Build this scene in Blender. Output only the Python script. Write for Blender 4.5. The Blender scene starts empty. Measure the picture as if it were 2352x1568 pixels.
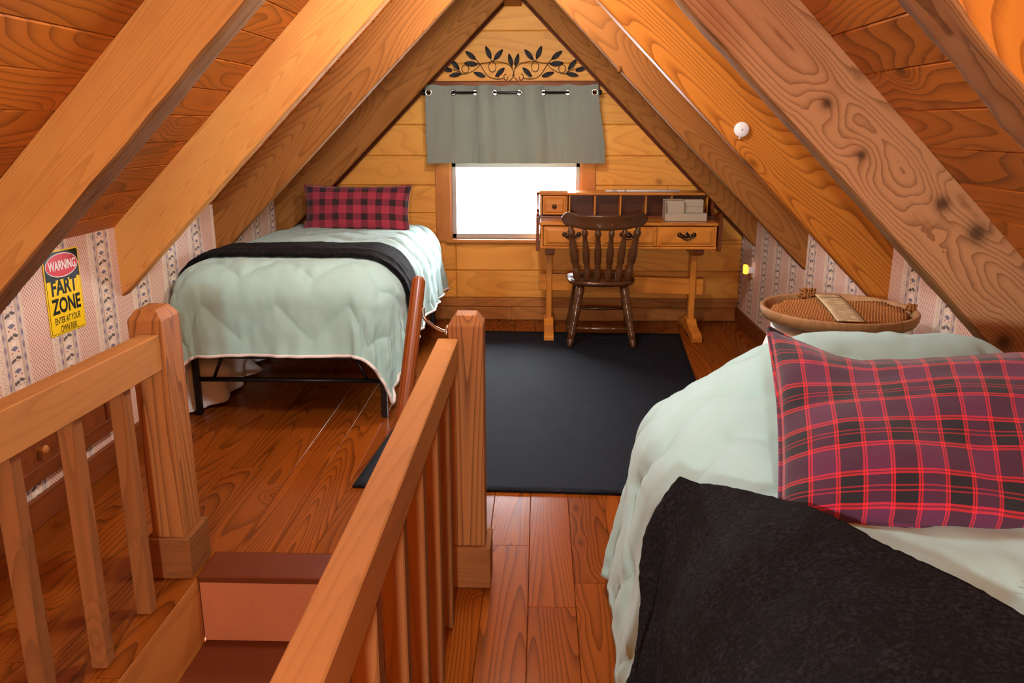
import bpy, bmesh, math, random
from mathutils import Vector, Matrix, noise
random.seed(7)
sc = bpy.context.scene
COL = sc.collection
PI = math.pi

# ------------------------------------------------------------------ camera
H = 1.45
cam_d = bpy.data.cameras.new('camera'); cam = bpy.data.objects.new('camera', cam_d); COL.objects.link(cam)
cam_d.sensor_width = 36.0; cam_d.lens = 1890.0/2352.0*36.0; cam_d.clip_start = 0.02
pitch = math.radians(14.648); yaw = math.radians(1.8764)
cam.location = (0, 0, H); cam.rotation_euler = (PI/2-pitch, 0, yaw)
sc.camera = cam
# ------------------------------------------------------------------ world, lights, exposure
sc.view_settings.view_transform = 'Standard'; sc.view_settings.look = 'None'
sc.view_settings.gamma = 1.0; sc.view_settings.use_curve_mapping = False
sc.view_settings.exposure = 0.36
w = bpy.data.worlds.new('daylight'); sc.world = w; w.use_nodes = True
bg = w.node_tree.nodes['Background']
bg.inputs[0].default_value = (0.93, 0.97, 1.0, 1); bg.inputs[1].default_value = 48.0
def lamp(name, kind, loc, power, color, size=0.1, target=None, **kw):
    d = bpy.data.lights.new(name, kind); d.energy = power; d.color = color
    if kind == 'AREA': d.size = size
    else: d.shadow_soft_size = size
    for k, v in kw.items(): setattr(d, k, v)
    o = bpy.data.objects.new(name, d); COL.objects.link(o); o.location = loc
    if target is not None:
        o.rotation_euler = (Vector(target)-Vector(loc)).to_track_quat('-Z', 'Y').to_euler()
    return o
lamp('flash_standin', 'POINT', (-0.10, -1.15, 1.42), 185.0, (0.98, 0.99, 1.0), 0.07)  # unseen stand-in for the camera flash, set back to even its falloff
lamp('ridge_fill', 'POINT', (-0.18, 2.62, 2.14), 58.0, (0.98, 0.99, 1.0), 0.10)  # added fill for the bed foot and far wall; no fixture hangs here
lamp('ridge_fill', 'POINT', (-0.18, 4.05, 2.20), 44.0, (0.98, 0.99, 1.0), 0.10)  # second added fill under the ridge, lifts gable wall, desk and bed top
sc.cycles.max_bounces = 8; sc.cycles.diffuse_bounces = 5; sc.cycles.glossy_bounces = 3
sc.cycles.transparent_max_bounces = 8; sc.cycles.sample_clamp_indirect = 6.0
sc.cycles.caustics_reflective = False; sc.cycles.caustics_refractive = False

# ------------------------------------------------------------------ node helper
def lin(c):
    return tuple(((v/255)/12.92 if v/255 <= .04045 else (((v/255)+.055)/1.055)**2.4) for v in c)
class S:
    def __init__(s, g, k): s.g = g; s.k = k
    def _m(s, op, b=None, c=None): return s.g.math(op, s, b, c)
    def __add__(s, o): return s._m('ADD', o)
    __radd__ = __add__
    def __sub__(s, o): return s._m('SUBTRACT', o)
    def __rsub__(s, o): return s.g.math('SUBTRACT', o, s)
    def __mul__(s, o): return s._m('MULTIPLY', o)
    __rmul__ = __mul__
    def __truediv__(s, o): return s._m('DIVIDE', o)
    def __lt__(s, o): return s._m('LESS_THAN', o)
    def __gt__(s, o): return s._m('GREATER_THAN', o)
    def frac(s): return s._m('FRACT')
    def floor(s): return s._m('FLOOR')
    def abs(s): return s._m('ABSOLUTE')
    def sin(s): return s._m('SINE')
    def sqrt(s): return s._m('SQRT')
    def pow(s, e): return s._m('POWER', e)
    def exp(s): return s._m('EXPONENT')
    def max(s, o): return s._m('MAXIMUM', o)
    def min(s, o): return s._m('MINIMUM', o)
    def clamp(s): return s.max(0.0).min(1.0)
    def step(s, a, b):            # smoothstep from a to b
        n = s.g.n('ShaderNodeMapRange'); n.interpolation_type = 'SMOOTHSTEP'
        s.g.put(n.inputs[0], s); n.inputs[1].default_value = a; n.inputs[2].default_value = b
        return S(s.g, n.outputs[0])
    def band(s, a, b):            # 1 between a and b
        return (s > a) * (s < b)
class G:
    def __init__(s, name):
        s.m = bpy.data.materials.new(name); s.m.use_nodes = True; s.t = s.m.node_tree
        s.t.nodes.clear(); s.out = s.n('ShaderNodeOutputMaterial'); s.b = s.n('ShaderNodeBsdfPrincipled')
        s.t.links.new(s.b.outputs[0], s.out.inputs[0])
    def n(s, kind): return s.t.nodes.new(kind)
    def put(s, sock, v):
        if isinstance(v, S): s.t.links.new(v.k, sock)
        elif isinstance(v, (tuple, list)):
            sock.default_value = (*v, 1.0) if len(sock.default_value) == 4 and len(v) == 3 else v
        else: sock.default_value = v
    def math(s, op, a, b=None, c=None):
        n = s.n('ShaderNodeMath'); n.operation = op; s.put(n.inputs[0], a)
        if b is not None: s.put(n.inputs[1], b)
        if c is not None: s.put(n.inputs[2], c)
        return S(s, n.outputs[0])
    def coord(s, which='Object'):
        return S(s, s.n('ShaderNodeTexCoord').outputs[which])
    def rnd(s): return S(s, s.n('ShaderNodeObjectInfo').outputs['Random'])
    def xyz(s, v):
        n = s.n('ShaderNodeSeparateXYZ'); s.put(n.inputs[0], v); return [S(s, o) for o in n.outputs]
    def vec(s, x, y, z):
        n = s.n('ShaderNodeCombineXYZ')
        for i, v in enumerate((x, y, z)): s.put(n.inputs[i], v)
        return S(s, n.outputs[0])
    def noise(s, v, scale=1.0, detail=2.0, rough=.5, dist=0.0):
        n = s.n('ShaderNodeTexNoise'); s.put(n.inputs['Vector'], v); n.inputs['Scale'].default_value = scale
        n.inputs['Detail'].default_value = detail; n.inputs['Roughness'].default_value = rough
        n.inputs['Distortion'].default_value = dist
        return S(s, n.outputs[0])
    def voro(s, v, scale=1.0):
        n = s.n('ShaderNodeTexVoronoi'); s.put(n.inputs['Vector'], v); n.inputs['Scale'].default_value = scale
        return S(s, n.outputs['Distance']), S(s, n.outputs['Color'])
    def mix(s, f, a, b, mode='MIX'):
        n = s.n('ShaderNodeMix'); n.data_type = 'RGBA'; n.blend_type = mode
        s.put(n.inputs[0], f); s.put(n.inputs[6], a); s.put(n.inputs[7], b)
        return S(s, n.outputs[2])
    def bump(s, h, strength=.3, dist=.002):
        n = s.n('ShaderNodeBump'); s.put(n.inputs['Height'], h)
        n.inputs['Strength'].default_value = strength; n.inputs['Distance'].default_value = dist
        s.t.links.new(n.outputs[0], s.b.inputs['Normal'])
    def set(s, **kw):
        names = dict(color='Base Color', rough='Roughness', metal='Metallic', spec='Specular IOR Level', coat='Coat Weight',
                     coatr='Coat Roughness', sheen='Sheen Weight', sheenr='Sheen Roughness', emit='Emission Color', emits='Emission Strength',
                     alpha='Alpha', trans='Transmission Weight', ior='IOR')
        for k, v in kw.items(): s.put(s.b.inputs[names[k]], v)
        return s.m

def plain(name, rgb, rough=.5, metal=0.0, var=.12, scale=30.0, bump=0.0, **kw):
    g = G(name); p = g.coord(); c = lin(rgb)
    nz = g.noise(p, scale, 3.0)
    col = g.mix(nz, tuple(v*(1-var) for v in c), tuple(min(1, v*(1+var)) for v in c))
    if bump: g.bump(g.noise(p, scale*6, 3.0), bump, .001)
    return g.set(color=col, rough=rough, metal=metal, **kw)

def wood(name, light, dark, knot=None, rings=9.0, contrast=.55, rough=.5, bump=.25, tone=.18, spots=(), auto=.55, low=(.55, 3.2, 3.2),
         fiber=.35, coat=0.0, coatr=.15, worn=None, streak=None, knotr=.11, soft=None, spec=.2):
    """grain runs along the object's own X; spots = knots (x, axis-pair value, radius) that run through the board's Y"""
    g = G(name); P = g.coord(); r = g.rnd()
    x, y, z = g.xyz(P)
    ox, oy, oz = x + r*41.0, y + r*17.3, z + r*29.7
    field = g.noise(g.vec(ox*low[0], oy*low[1], oz*low[2]), 1.0, 1.0, .45) * rings
    wob = g.noise(g.vec(ox*4.0, oy*22.0, oz*22.0), 1.0, 2.0) * .22
    kn = None
    if auto > 0:
        d, c = g.voro(g.vec(ox*.9, oy*1.1, oz*1.1), 3.3)
        cr, cg, cb = g.xyz(c)
        sel = cr > (1-auto)
        kn = (d*d*(-1.0/(knotr*knotr))).exp() * sel
        field = field + (d*d*(-1.0/(knotr*knotr*5))).exp() * sel * 4.0
    for (sx, sz, sr) in spots:
        dx = x - sx; dz = z - sz
        wv = g.noise(g.vec(x*14, z*14, 3.0), 1.0, 2.0)*.8 + .6
        d2 = (dx*dx*.8 + dz*dz) * wv
        k = (d2 * (-1.0/(sr*sr*.55))).exp()
        ring = ((d2.sqrt()/sr*3.0).frac()) * k * .14
        kn = (k*.95 - ring) if kn is None else kn.max(k*.95 - ring)
        field = field + (d2 * (-1.0/(sr*sr*9))).exp() * 3.4
    f = (field + wob).frac()
    line = (f*f*f) * (1.0 - f.step(.93, 1.0)) * contrast
    fib = g.noise(g.vec(ox*5.0, oy*190.0, oz*190.0), 1.0, 3.0, .6)
    mott = g.noise(g.vec(ox*1.6, oy*5.0, oz*5.0), 1.0, 3.0, .6)
    L, D = lin(light), lin(dark)
    K = lin(knot) if knot else tuple(v*.45 for v in D)
    fac = (line + (fib-.5)*fiber + (mott-.5)*.55 + (r-.5)*tone).clamp()
    col = g.mix(fac, L, D)
    if soft:
        col = g.mix(mott.step(.45, .75)*.6, col, lin(soft))
    if kn is not None:
        col = g.mix((kn*1.25).clamp()*.85, col, K)
    tn = (r*53.0).frac()*tone*2 + (1-tone)
    hsv = g.n('ShaderNodeHueSaturation'); g.put(hsv.inputs['Value'], tn); g.put(hsv.inputs['Color'], col); hsv.inputs['Saturation'].default_value = 1.0
    col = S(g, hsv.outputs[0])
    if worn:
        wv = g.noise(g.vec(ox*3, oy*3, oz*3), 3.0, 5.0, .65).step(.55, .75)
        col = g.mix(wv*.55, col, lin(worn))
    hgt = line*-.6 + fib*.5
    if kn is not None: hgt = hgt - kn*.3
    g.bump(hgt, bump, .0015)
    rr = fib*.15 + (rough-.07)
    return g.set(color=col, rough=rr, coat=coat, coatr=coatr, spec=spec)

# ------------------------------------------------------------------ object helpers
def new_obj(name, me, m, parent=None, M=None):
    o = bpy.data.objects.new(name, me); COL.objects.link(o)
    if m is not None and not me.materials: me.materials.append(m)
    M = M if M is not None else Matrix()
    if parent is not None:
        o.parent = parent
        M = world_of(parent).inverted() @ M
    o.matrix_basis = M
    return o
def world_of(o):
    M = o.matrix_basis.copy()
    while o.parent is not None:
        o = o.parent; M = o.matrix_basis @ M
    return M
def empty(name, label, cat, loc=(0, 0, 0), rz=0.0, group=None, kind=None):
    o = bpy.data.objects.new(name, None); COL.objects.link(o); o.empty_display_size = .1
    o.matrix_basis = Matrix.Translation(loc) @ Matrix.Rotation(rz, 4, 'Z')
    tag(o, label, cat, group, kind); return o
def tag(o, label=None, cat=None, group=None, kind=None):
    if label: o['label'] = label
    if cat: o['category'] = cat
    if group: o['group'] = group
    if kind: o['kind'] = kind
    return o
def mesh_of(bm, name, smooth=False):
    me = bpy.data.meshes.new(name); bm.normal_update(); bm.to_mesh(me); bm.free()
    if smooth: me.polygons.foreach_set('use_smooth', [True]*len(me.polygons))
    return me
def box_bm(x0, x1, y0, y1, z0, z1, bev=.002, seg=1):
    bm = bmesh.new()
    bmesh.ops.create_cube(bm, size=1.0, matrix=Matrix.Translation(((x0+x1)/2, (y0+y1)/2, (z0+z1)/2)) @ Matrix.Diagonal((x1-x0, y1-y0, z1-z0, 1)))
    if bev > 0: bmesh.ops.bevel(bm, geom=bm.edges[:], offset=bev, segments=seg, affect='EDGES', profile=.6)
    return bm
def frame_of(p0, p1, up=(0, 0, 1)):
    p0, p1 = Vector(p0), Vector(p1); X = (p1-p0).normalized(); U = Vector(up)
    Y = U.cross(X)
    if Y.length < 1e-4: Y = Vector((0, 1, 0)).cross(X)
    Y.normalize(); Z = X.cross(Y)
    M = Matrix((X, Y, Z)).transposed().to_4x4(); M.translation = p0
    return M, (p1-p0).length
def bar(name, p0, p1, wy, hz, m, parent=None, up=(0, 0, 1), bev=.003):
    """square bar whose own X runs from p0 to p1"""
    M, L = frame_of(p0, p1, up)
    return new_obj(name, mesh_of(box_bm(0, L, -wy/2, wy/2, -hz/2, hz/2, bev), name), m, parent, M)
def slab(name, x0, x1, y0, y1, z0, z1, m, parent=None, along='X', bev=.002):
    """axis box, with the object's own X along the grain direction"""
    c = Vector(((x0+x1)/2, (y0+y1)/2, (z0+z1)/2)); a, b, d = (x1-x0)/2, (y1-y0)/2, (z1-z0)/2
    if along == 'X': R = Matrix(); dims = (a, b, d)
    elif along == 'Y': R = Matrix.Rotation(PI/2, 4, 'Z'); dims = (b, a, d)
    else: R = Matrix.Rotation(-PI/2, 4, 'Y'); dims = (d, b, a)
    me = mesh_of(box_bm(-dims[0], dims[0], -dims[1], dims[1], -dims[2], dims[2], min(bev, min(dims)*.6)), name)
    return new_obj(name, me, m, parent, Matrix.Translation(c) @ R)
def lathe_bm(prof, seg=20, bm=None, M=None):
    """prof = [(radius, z)], closed at both ends"""
    bm = bm or bmesh.new(); rings = []
    M = M or Matrix()
    for r, z in prof:
        if r < 1e-5: rings.append([bm.verts.new(M @ Vector((0, 0, z)))])
        else: rings.append([bm.verts.new(M @ Vector((r*math.cos(2*PI*i/seg), r*math.sin(2*PI*i/seg), z))) for i in range(seg)])
    for A, B in zip(rings, rings[1:]):
        for i in range(seg):
            j = (i+1) % seg
            if len(A) == 1 and len(B) == 1: continue
            if len(A) == 1: bm.faces.new((A[0], B[j], B[i])) if False else bm.faces.new((A[0], B[i], B[j]))
            elif len(B) == 1: bm.faces.new((A[j], A[i], B[0])) if False else bm.faces.new((A[i], A[j], B[0]))
            else: bm.faces.new((A[i], A[j], B[j], B[i]))
    if len(rings[0]) > 1: bm.faces.new(rings[0][::-1])
    if len(rings[-1]) > 1: bm.faces.new(rings[-1])
    bmesh.ops.recalc_face_normals(bm, faces=bm.faces[:])
    return bm
def lathe(name, prof, p0, p1, m, parent=None, seg=18):
    """turned piece: profile z runs 0..1 from p0 to p1"""
    p0, p1 = Vector(p0), Vector(p1); L = (p1-p0).length
    q = (p1-p0).to_track_quat('Z', 'Y').to_matrix().to_4x4(); q.translation = p0
    # object's X along its length so the grain follows it
    R = Matrix.Rotation(PI/2, 4, 'Y')
    bm = lathe_bm([(r, z*L) for r, z in prof], seg, None, R)
    return new_obj(name, mesh_of(bm, name, True), m, parent, q @ R.inverted())
def tube_bm(pts, r, seg=8, bm=None, closed=False, radii=None):
    bm = bm or bmesh.new(); pts = [Vector(p) for p in pts]; n = len(pts); rings = []
    prev = None
    for i, p in enumerate(pts):
        a = pts[(i-1) % n] if (closed or i > 0) else p; b = pts[(i+1) % n] if (closed or i < n-1) else p
        t = (b-a).normalized()
        if prev is None:
            u = t.orthogonal().normalized()
        else:
            u = (prev - t*prev.dot(t)).normalized()
        prev = u; v = t.cross(u); rr = radii[i] if radii else r
        rings.append([bm.verts.new(p + (u*math.cos(2*PI*k/seg)+v*math.sin(2*PI*k/seg))*rr) for k in range(seg)])
    for i in range(n if closed else n-1):
        A, B = rings[i], rings[(i+1) % n]
        for k in range(seg): bm.faces.new((A[k], A[(k+1) % seg], B[(k+1) % seg], B[k]))
    if not closed: bm.faces.new(rings[0][::-1]); bm.faces.new(rings[-1])
    bmesh.ops.recalc_face_normals(bm, faces=bm.faces[:])
    return bm
def tube(name, pts, r, m, parent=None, seg=8, closed=False, radii=None):
    return new_obj(name, mesh_of(tube_bm(pts, r, seg, None, closed, radii), name, True), m, parent)
def prism_bm(poly, y0, y1, bev=0.0):
    """polygon in XZ extruded along Y"""
    bm = bmesh.new()
    A = [bm.verts.new((x, y0, z)) for x, z in poly]; B = [bm.verts.new((x, y1, z)) for x, z in poly]
    bm.faces.new(A); bm.faces.new(B[::-1])
    for i in range(len(poly)):
        j = (i+1) % len(poly); bm.faces.new((A[j], A[i], B[i], B[j]))
    bmesh.ops.recalc_face_normals(bm, faces=bm.faces[:])
    if bev > 0: bmesh.ops.bevel(bm, geom=bm.edges[:], offset=bev, segments=1, affect='EDGES')
    return bm
def grid_bm(nu, nv, fn):
    bm = bmesh.new(); V = [[bm.verts.new(fn(i, j)) for j in range(nv+1)] for i in range(nu+1)]
    for i in range(nu):
        for j in range(nv): bm.faces.new((V[i][j], V[i+1][j], V[i+1][j+1], V[i][j+1]))
    return bm, V

# ------------------------------------------------------------------ materials
M_ceil = wood('ceiling_boards', (184, 104, 34), (92, 42, 10), rings=34, contrast=.8, rough=.42, auto=.5, tone=.16, coat=.15, coatr=.3)
M_beam = wood('rafter_fir', (194, 132, 66), (108, 62, 24), rings=42, contrast=.7, rough=.72, spec=.06, auto=.3, tone=.07, soft=(178, 112, 62))
M_beam_l = wood('rafter_smooth', (208, 152, 82), (148, 96, 46), rings=60, contrast=.42, rough=.72, spec=.06, auto=.28, tone=.06, knotr=.07, soft=(196, 122, 66), low=(.25, 5, 5))
M_edge = wood('weathered_edge', (142, 100, 62), (84, 54, 30), rings=24, contrast=.9, rough=.9, spec=.05, auto=0, tone=.1, low=(.3, 7, 7), bump=.8)
M_floor = wood('floor_boards', (130, 68, 19), (62, 26, 5), rings=34, contrast=.8, rough=.22, spec=.07, auto=.42, tone=.14, low=(.35, 4.5, 4.5), coat=.0, bump=.12, knotr=.08)
M_plank = wood('gable_planks', (234, 166, 72), (170, 104, 36), rings=16, contrast=.4, rough=.55, auto=.55, tone=.1, coat=.1, coatr=.4, knotr=.08)
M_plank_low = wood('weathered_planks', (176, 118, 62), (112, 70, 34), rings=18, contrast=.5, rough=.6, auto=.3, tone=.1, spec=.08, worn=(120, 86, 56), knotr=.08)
M_trim = wood('casing_wood', (190, 122, 58), (140, 82, 34), rings=10, contrast=.4, rough=.5, auto=.1, tone=.08)
M_dtrim = wood('dark_trim', (118, 62, 28), (70, 34, 14), rings=10, contrast=.4, rough=.55, auto=.1, tone=.08)
M_rail = wood('railing_wood', (178, 122, 66), (128, 82, 42), rings=30, contrast=.35, rough=.7, spec=.06, auto=.12, tone=.1, worn=(150, 106, 66), low=(.3, 4, 4))
M_post = wood('post_wood', (160, 104, 54), (74, 38, 17), rings=30, contrast=.8, rough=.6, auto=.25, tone=.06, low=(.35, 6, 6), knotr=.07)
M_bal = wood('baluster_wood', (132, 84, 46), (86, 52, 28), rings=26, contrast=.5, rough=.75, spec=.06, auto=.1, tone=.14, worn=(102, 70, 44), low=(.3, 5, 5))
M_paint = plain('stair_paint', (178, 108, 72), .55, var=.16, scale=7.0, bump=.1, spec=.2)
M_paint_d = plain('tread_paint', (96, 44, 17), .6, var=.15, scale=6.0, bump=.1, spec=.15)
M_pine = wood('desk_pine', (206, 134, 52), (140, 74, 22), rings=9, contrast=.5, rough=.3, auto=.3, tone=.06, coat=.25, coatr=.15, knotr=.05)
M_pine_d = wood('desk_dark', (112, 58, 28), (64, 28, 12), rings=8, contrast=.4, rough=.32, auto=.1, tone=.05, coat=.4, coatr=.15)
M_chair = wood('chair_stain', (84, 54, 30), (42, 25, 13), rings=6, contrast=.4, rough=.28, auto=0, tone=.05, coat=.6, coatr=.12)
M_pole = wood('handrail_stain', (128, 66, 22), (60, 26, 8), rings=34, contrast=1.0, rough=.45, auto=0, tone=.03, low=(.12, 9, 9), coat=.05)
M_tray = wood('tray_wood', (164, 128, 86), (112, 78, 46), rings=16, contrast=.5, rough=.6, auto=0, tone=.04, low=(1.5, 1.5, 9))
M_black = plain('black_metal', (26, 25, 27), .38, metal=.3, var=.1)
M_iron = plain('wrought_iron', (24, 20, 18), .6, metal=.2, var=.25, scale=60)
M_white = plain('white_plastic', (222, 224, 224), .4, var=.03)
M_chrome = plain('chrome', (225, 222, 216), .18, metal=1.0, var=.03)
M_brass = plain('antique_brass', (74, 56, 38), .35, metal=.85, var=.25, scale=80)
M_alu = plain('window_frame_grey', (176, 172, 164), .4, metal=.0, var=.05)
M_mattress = plain('mattress_ticking', (214, 212, 206), .9, var=.04)
M_knob = plain('pale_wood_knob', (176, 118, 58), .4, var=.1)
M_jute = None

def wallpaper(name, period, phase, sign):
    g = G(name); x, y, z = g.xyz(g.coord())
    s = (y*sign - phase)/period
    u = s.frac()
    nz = g.noise(g.vec(x*3, y*30, z*30), 1.0, 2.0)
    cream = lin((222, 208, 186)); pink = lin((186, 116, 104)); purp = lin((128, 118, 138)); beige = lin((176, 152, 134)); ink = lin((62, 60, 66)); blue = lin((98, 98, 124)); red = lin((176, 92, 84))
    c = g.mix(nz*.25, cream, lin((212, 188, 164)))
    # lattice field
    pt = .0165
    a = ((y + z)/pt).frac(); b = ((y - z)/pt).frac()
    cell = (a.band(.2, .86)) * (b.band(.2, .86))
    fld = u.band(.52, .955)
    dots = ((a-.53).abs() < .14) * ((b-.53).abs() < .14)
    c = g.mix(fld*cell*.86, c, pink); c = g.mix(fld*dots*.5, c, red)
    # chain column of small outlined motifs
    vz = (z/.041).frac() - .5
    cu = (u - .02)/.06
    e = (cu*cu*1.1 + vz*vz*5.0)
    ch = e.band(.62, .95)*((u-.02).abs() < .06)
    c = g.mix(ch*.7, c, beige)
    dot = (g.voro(g.vec(y*170, z*170, 0), 1.0)[0] < .33) * ((cu.abs()) < .38) * (vz.abs() < .2)
    c = g.mix(dot*.85, c, ink)
    # stripes
    wave = ((z*140.0).sin()*.5+.5)*.6 + .4
    for (p0, p1, colr, wv) in ((.095, .135, purp, 1), (.15, .178, beige, 0), (.372, .40, beige, 0), (.415, .458, purp, 1), (.145, .149, ink, 0), (.404, .408, ink, 0), (.085, .09, beige, 0), (.468, .474, beige, 0), (.5, .506, pink, 0)):
        c = g.mix(u.band(p0, p1)*(wave if wv else .8), c, colr)
    # floral band
    fu = (u - .275)/.09
    t = (z/.082).frac()
    star_d = (fu.abs()*.8 + (t-.3).abs()*5.0)
    inb = (fu.abs() < 1.0)
    star = (star_d < .62)*inb
    drop = ((fu*fu*5.0 + (t-.50)*(t-.50)*90.0) < .9)*inb
    lf1 = ((fu - (t-.78)*3.0 + .55).abs()*1.0 + (t-.78).abs()*5.5 < .62)*inb
    lf2 = ((fu + (t-.86)*3.0 - .5).abs()*1.0 + (t-.86).abs()*5.5 < .58)*inb
    spk = (g.voro(g.vec(y*120, z*120, 2.0), 1.0)[0] < .3)*inb*(t.band(.62, .98))
    c = g.mix(spk*.8, c, ink); c = g.mix(star*.9, c, blue); c = g.mix((lf1.max(lf2))*.9, c, ink)
    c = g.mix(drop*.75, c, lin((236, 224, 206)))
    rd = (((fu.abs()-.6)*(fu.abs()-.6)*.35 + (t-.12)*(t-.12)*9) < .012)*inb
    c = g.mix(rd, c, red)
    return g.set(color=c, rough=.75)
M_wpL = wallpaper('wallpaper_left', .33, 2.69, 1.0)
M_wpR = wallpaper('wallpaper_right', .314, -3.435, -1.0)

def plaid(name, period, A, B, R, rw=.09, double=True, sc_=1.0, fuzz=.25):
    g = G(name); uv = g.coord('UV'); u, v, _ = g.xyz(uv)
    P = g.coord()
    def axis(t, off, k):
        f = (t/period + off).frac()
        blk = f.band(.0, .5)
        c = g.mix(blk, lin(A), lin(B))
        d0 = ((f-.25).abs()-.25).abs()            # distance to the block borders at 0 and .5
        d1 = (1.0-f).min(d0)
        line = (d1 < rw*.5)
        slot = (d1 < rw*.13)
        c = g.mix(line*.95, c, lin(R))
        if double:
            c = g.mix(slot*.75, c, lin(A))
            if k == 1:
                m = ((f-.75).abs()-.035).abs() < .012
                c = g.mix(m*.6, c, lin(R))
        return c
    weave = ((u*1500).sin()*(v*1500).sin()*.5+.5)
    nz = g.noise(P, 160.0, 3.0, .7)
    c = g.mix(.5, axis(u, .1, 0), axis(v, .32, 1))
    c = g.mix((nz*1.3-.25).clamp()*fuzz, c, lin((18, 14, 22)))
    g.bump(g.noise(P, 700.0, 2.0), .35, .0008)
    return g.set(color=c, rough=.9, sheen=.25, sheenr=.5)
M_plaid = plaid('tartan_flannel', .095, (15, 14, 26), (86, 30, 68), (228, 26, 46), rw=.085)
M_plaid_far = plaid('checked_flannel', .098, (46, 14, 26), (168, 48, 70), (190, 60, 78), rw=.03, double=False, fuzz=.4)

def cloth(name, rgb, rough=.85, bump=.25, var=.06, sheen=.15, trans=0.0, weave=900.0):
    g = G(name); P = g.coord(); c = lin(rgb)
    nz = g.noise(P, 5.0, 3.0); n2 = g.noise(P, weave, 2.0)
    col = g.mix(nz, tuple(v*(1-var) for v in c), tuple(min(1, v*(1+var)) for v in c))
    col = g.mix(n2*.12, col, tuple(v*.7 for v in c))
    g.bump(n2 + g.noise(P, 60.0, 3.0)*.8, bump, .001)
    g.set(color=col, rough=rough, sheen=sheen)
    if trans > 0:
        t = g.n('ShaderNodeBsdfTranslucent'); g.put(t.inputs[0], col)
        mx = g.n('ShaderNodeMixShader'); mx.inputs[0].default_value = trans
        g.t.links.new(g.b.outputs[0], mx.inputs[1]); g.t.links.new(t.outputs[0], mx.inputs[2]); g.t.links.new(mx.outputs[0], g.out.inputs[0])
    return g.m
M_mint = cloth('mint_cotton', (160, 203, 198))
M_under = cloth('white_cotton', (226, 226, 222))
M_sage = cloth('sage_linen', (146, 156, 144), trans=.16, weave=420.0, bump=.4)
def fleece(name, rgb, hi, rough=.9):
    g = G(name); P = g.coord()
    n1 = g.noise(P, 130.0, 4.0, .7); n2 = g.noise(P, 18.0, 3.0, .6); n3 = g.noise(P, 420.0, 2.0, .7)
    c = g.mix(n1.step(.42, .66)*(n2.step(.3, .7)*.75+.25), lin(rgb), lin(hi))
    g.bump(n1*1.0 + n3*.5, 1.0, .009)
    return g.set(color=c, rough=rough, sheen=.02, sheenr=.5, spec=.1)
M_fleece = fleece('black_fleece', (6, 6, 7), (42, 40, 45))
def rug_mat():
    g = G('charcoal_rug'); P = g.coord()
    n1 = g.noise(P, 380.0, 3.0, .7); n2 = g.noise(P, 14.0, 4.0, .6)
    c = g.mix((n1*.8+n2*.5-.3).clamp(), lin((9, 12, 17)), lin((33, 41, 54)))
    g.bump(n1, .7, .003)
    return g.set(color=c, rough=.8, spec=.10)
M_rug = rug_mat()
def jute_mat():
    g = G('jute_rope'); P = g.coord(); x, y, z = g.xyz(P)
    tw = ((x*520 + y*160 + g.noise(P, 60.0)*3).sin()*.5+.5)
    c = g.mix(tw, lin((120, 74, 28)), lin((190, 132, 66)))
    c = g.mix(g.noise(P, 25.0, 3.0)*.5, c, lin((150, 92, 38)))
    g.bump(tw, .7, .003)
    return g.set(color=c, rough=.85)
M_jute = jute_mat()
def band_mat():
    g = G('printed_paper_band'); x, y, z = g.xyz(g.coord())      # own X along the band, Y across
    row = (x/.0115); rn = row.floor(); rf = row.frac()
    w1 = g.noise(g.vec(rn*7.3, y*14.0, 1.0), 1.0, 1.0)
    w2 = g.noise(g.vec(rn*3.1, y*60.0, 5.0), 1.0, 1.0)
    txt = rf.band(.3, .72)*(w1 > .40)*(w2 > .33)*((y.abs()) < .042)
    blk = (x.band(.05, .066))*(y.abs() < .04)*(g.noise(g.vec(1.0, y*25, 3.0), 1.0) > .42)
    edge = (y.abs() > .0465)
    c = g.mix(txt*.95, lin((206, 186, 146)), lin((62, 68, 30)))
    c = g.mix(blk*.9, c, lin((92, 84, 40))); c = g.mix(edge, c, lin((96, 84, 40)))
    return g.set(color=c, rough=.55)
M_band = band_mat()
def glass_mat():
    g = G('window_glass')
    tr = g.n('ShaderNodeBsdfTransparent'); gl = g.n('ShaderNodeBsdfGlossy'); gl.inputs['Roughness'].default_value = .02
    fr = g.n('ShaderNodeFresnel'); fr.inputs[0].default_value = 1.45
    mx = g.n('ShaderNodeMixShader'); g.t.links.new(fr.outputs[0], mx.inputs[0])
    g.t.links.new(tr.outputs[0], mx.inputs[1]); g.t.links.new(gl.outputs[0], mx.inputs[2]); g.t.links.new(mx.outputs[0], g.out.inputs[0])
    return g.m
M_glass = glass_mat()
M_basket = plain('pale_wicker_plastic', (176, 166, 142), .6, var=.06, scale=200, bump=.3)

# ------------------------------------------------------------------ setting: constants
XL, XR, YB, YF = -1.87, 1.52, 6.20, -2.0          # left wall, right wall, gable wall, rear wall
CL, CR = 2.89, 2.50                                 # ceiling planes: z = x + CL on the left, z = CR - x on the right
RX = (CR-CL)/2; RZ = CL+RX
HX0, HX1, HY0, HY1 = -1.13, -.31, -.75, 2.43        # stair opening

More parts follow.
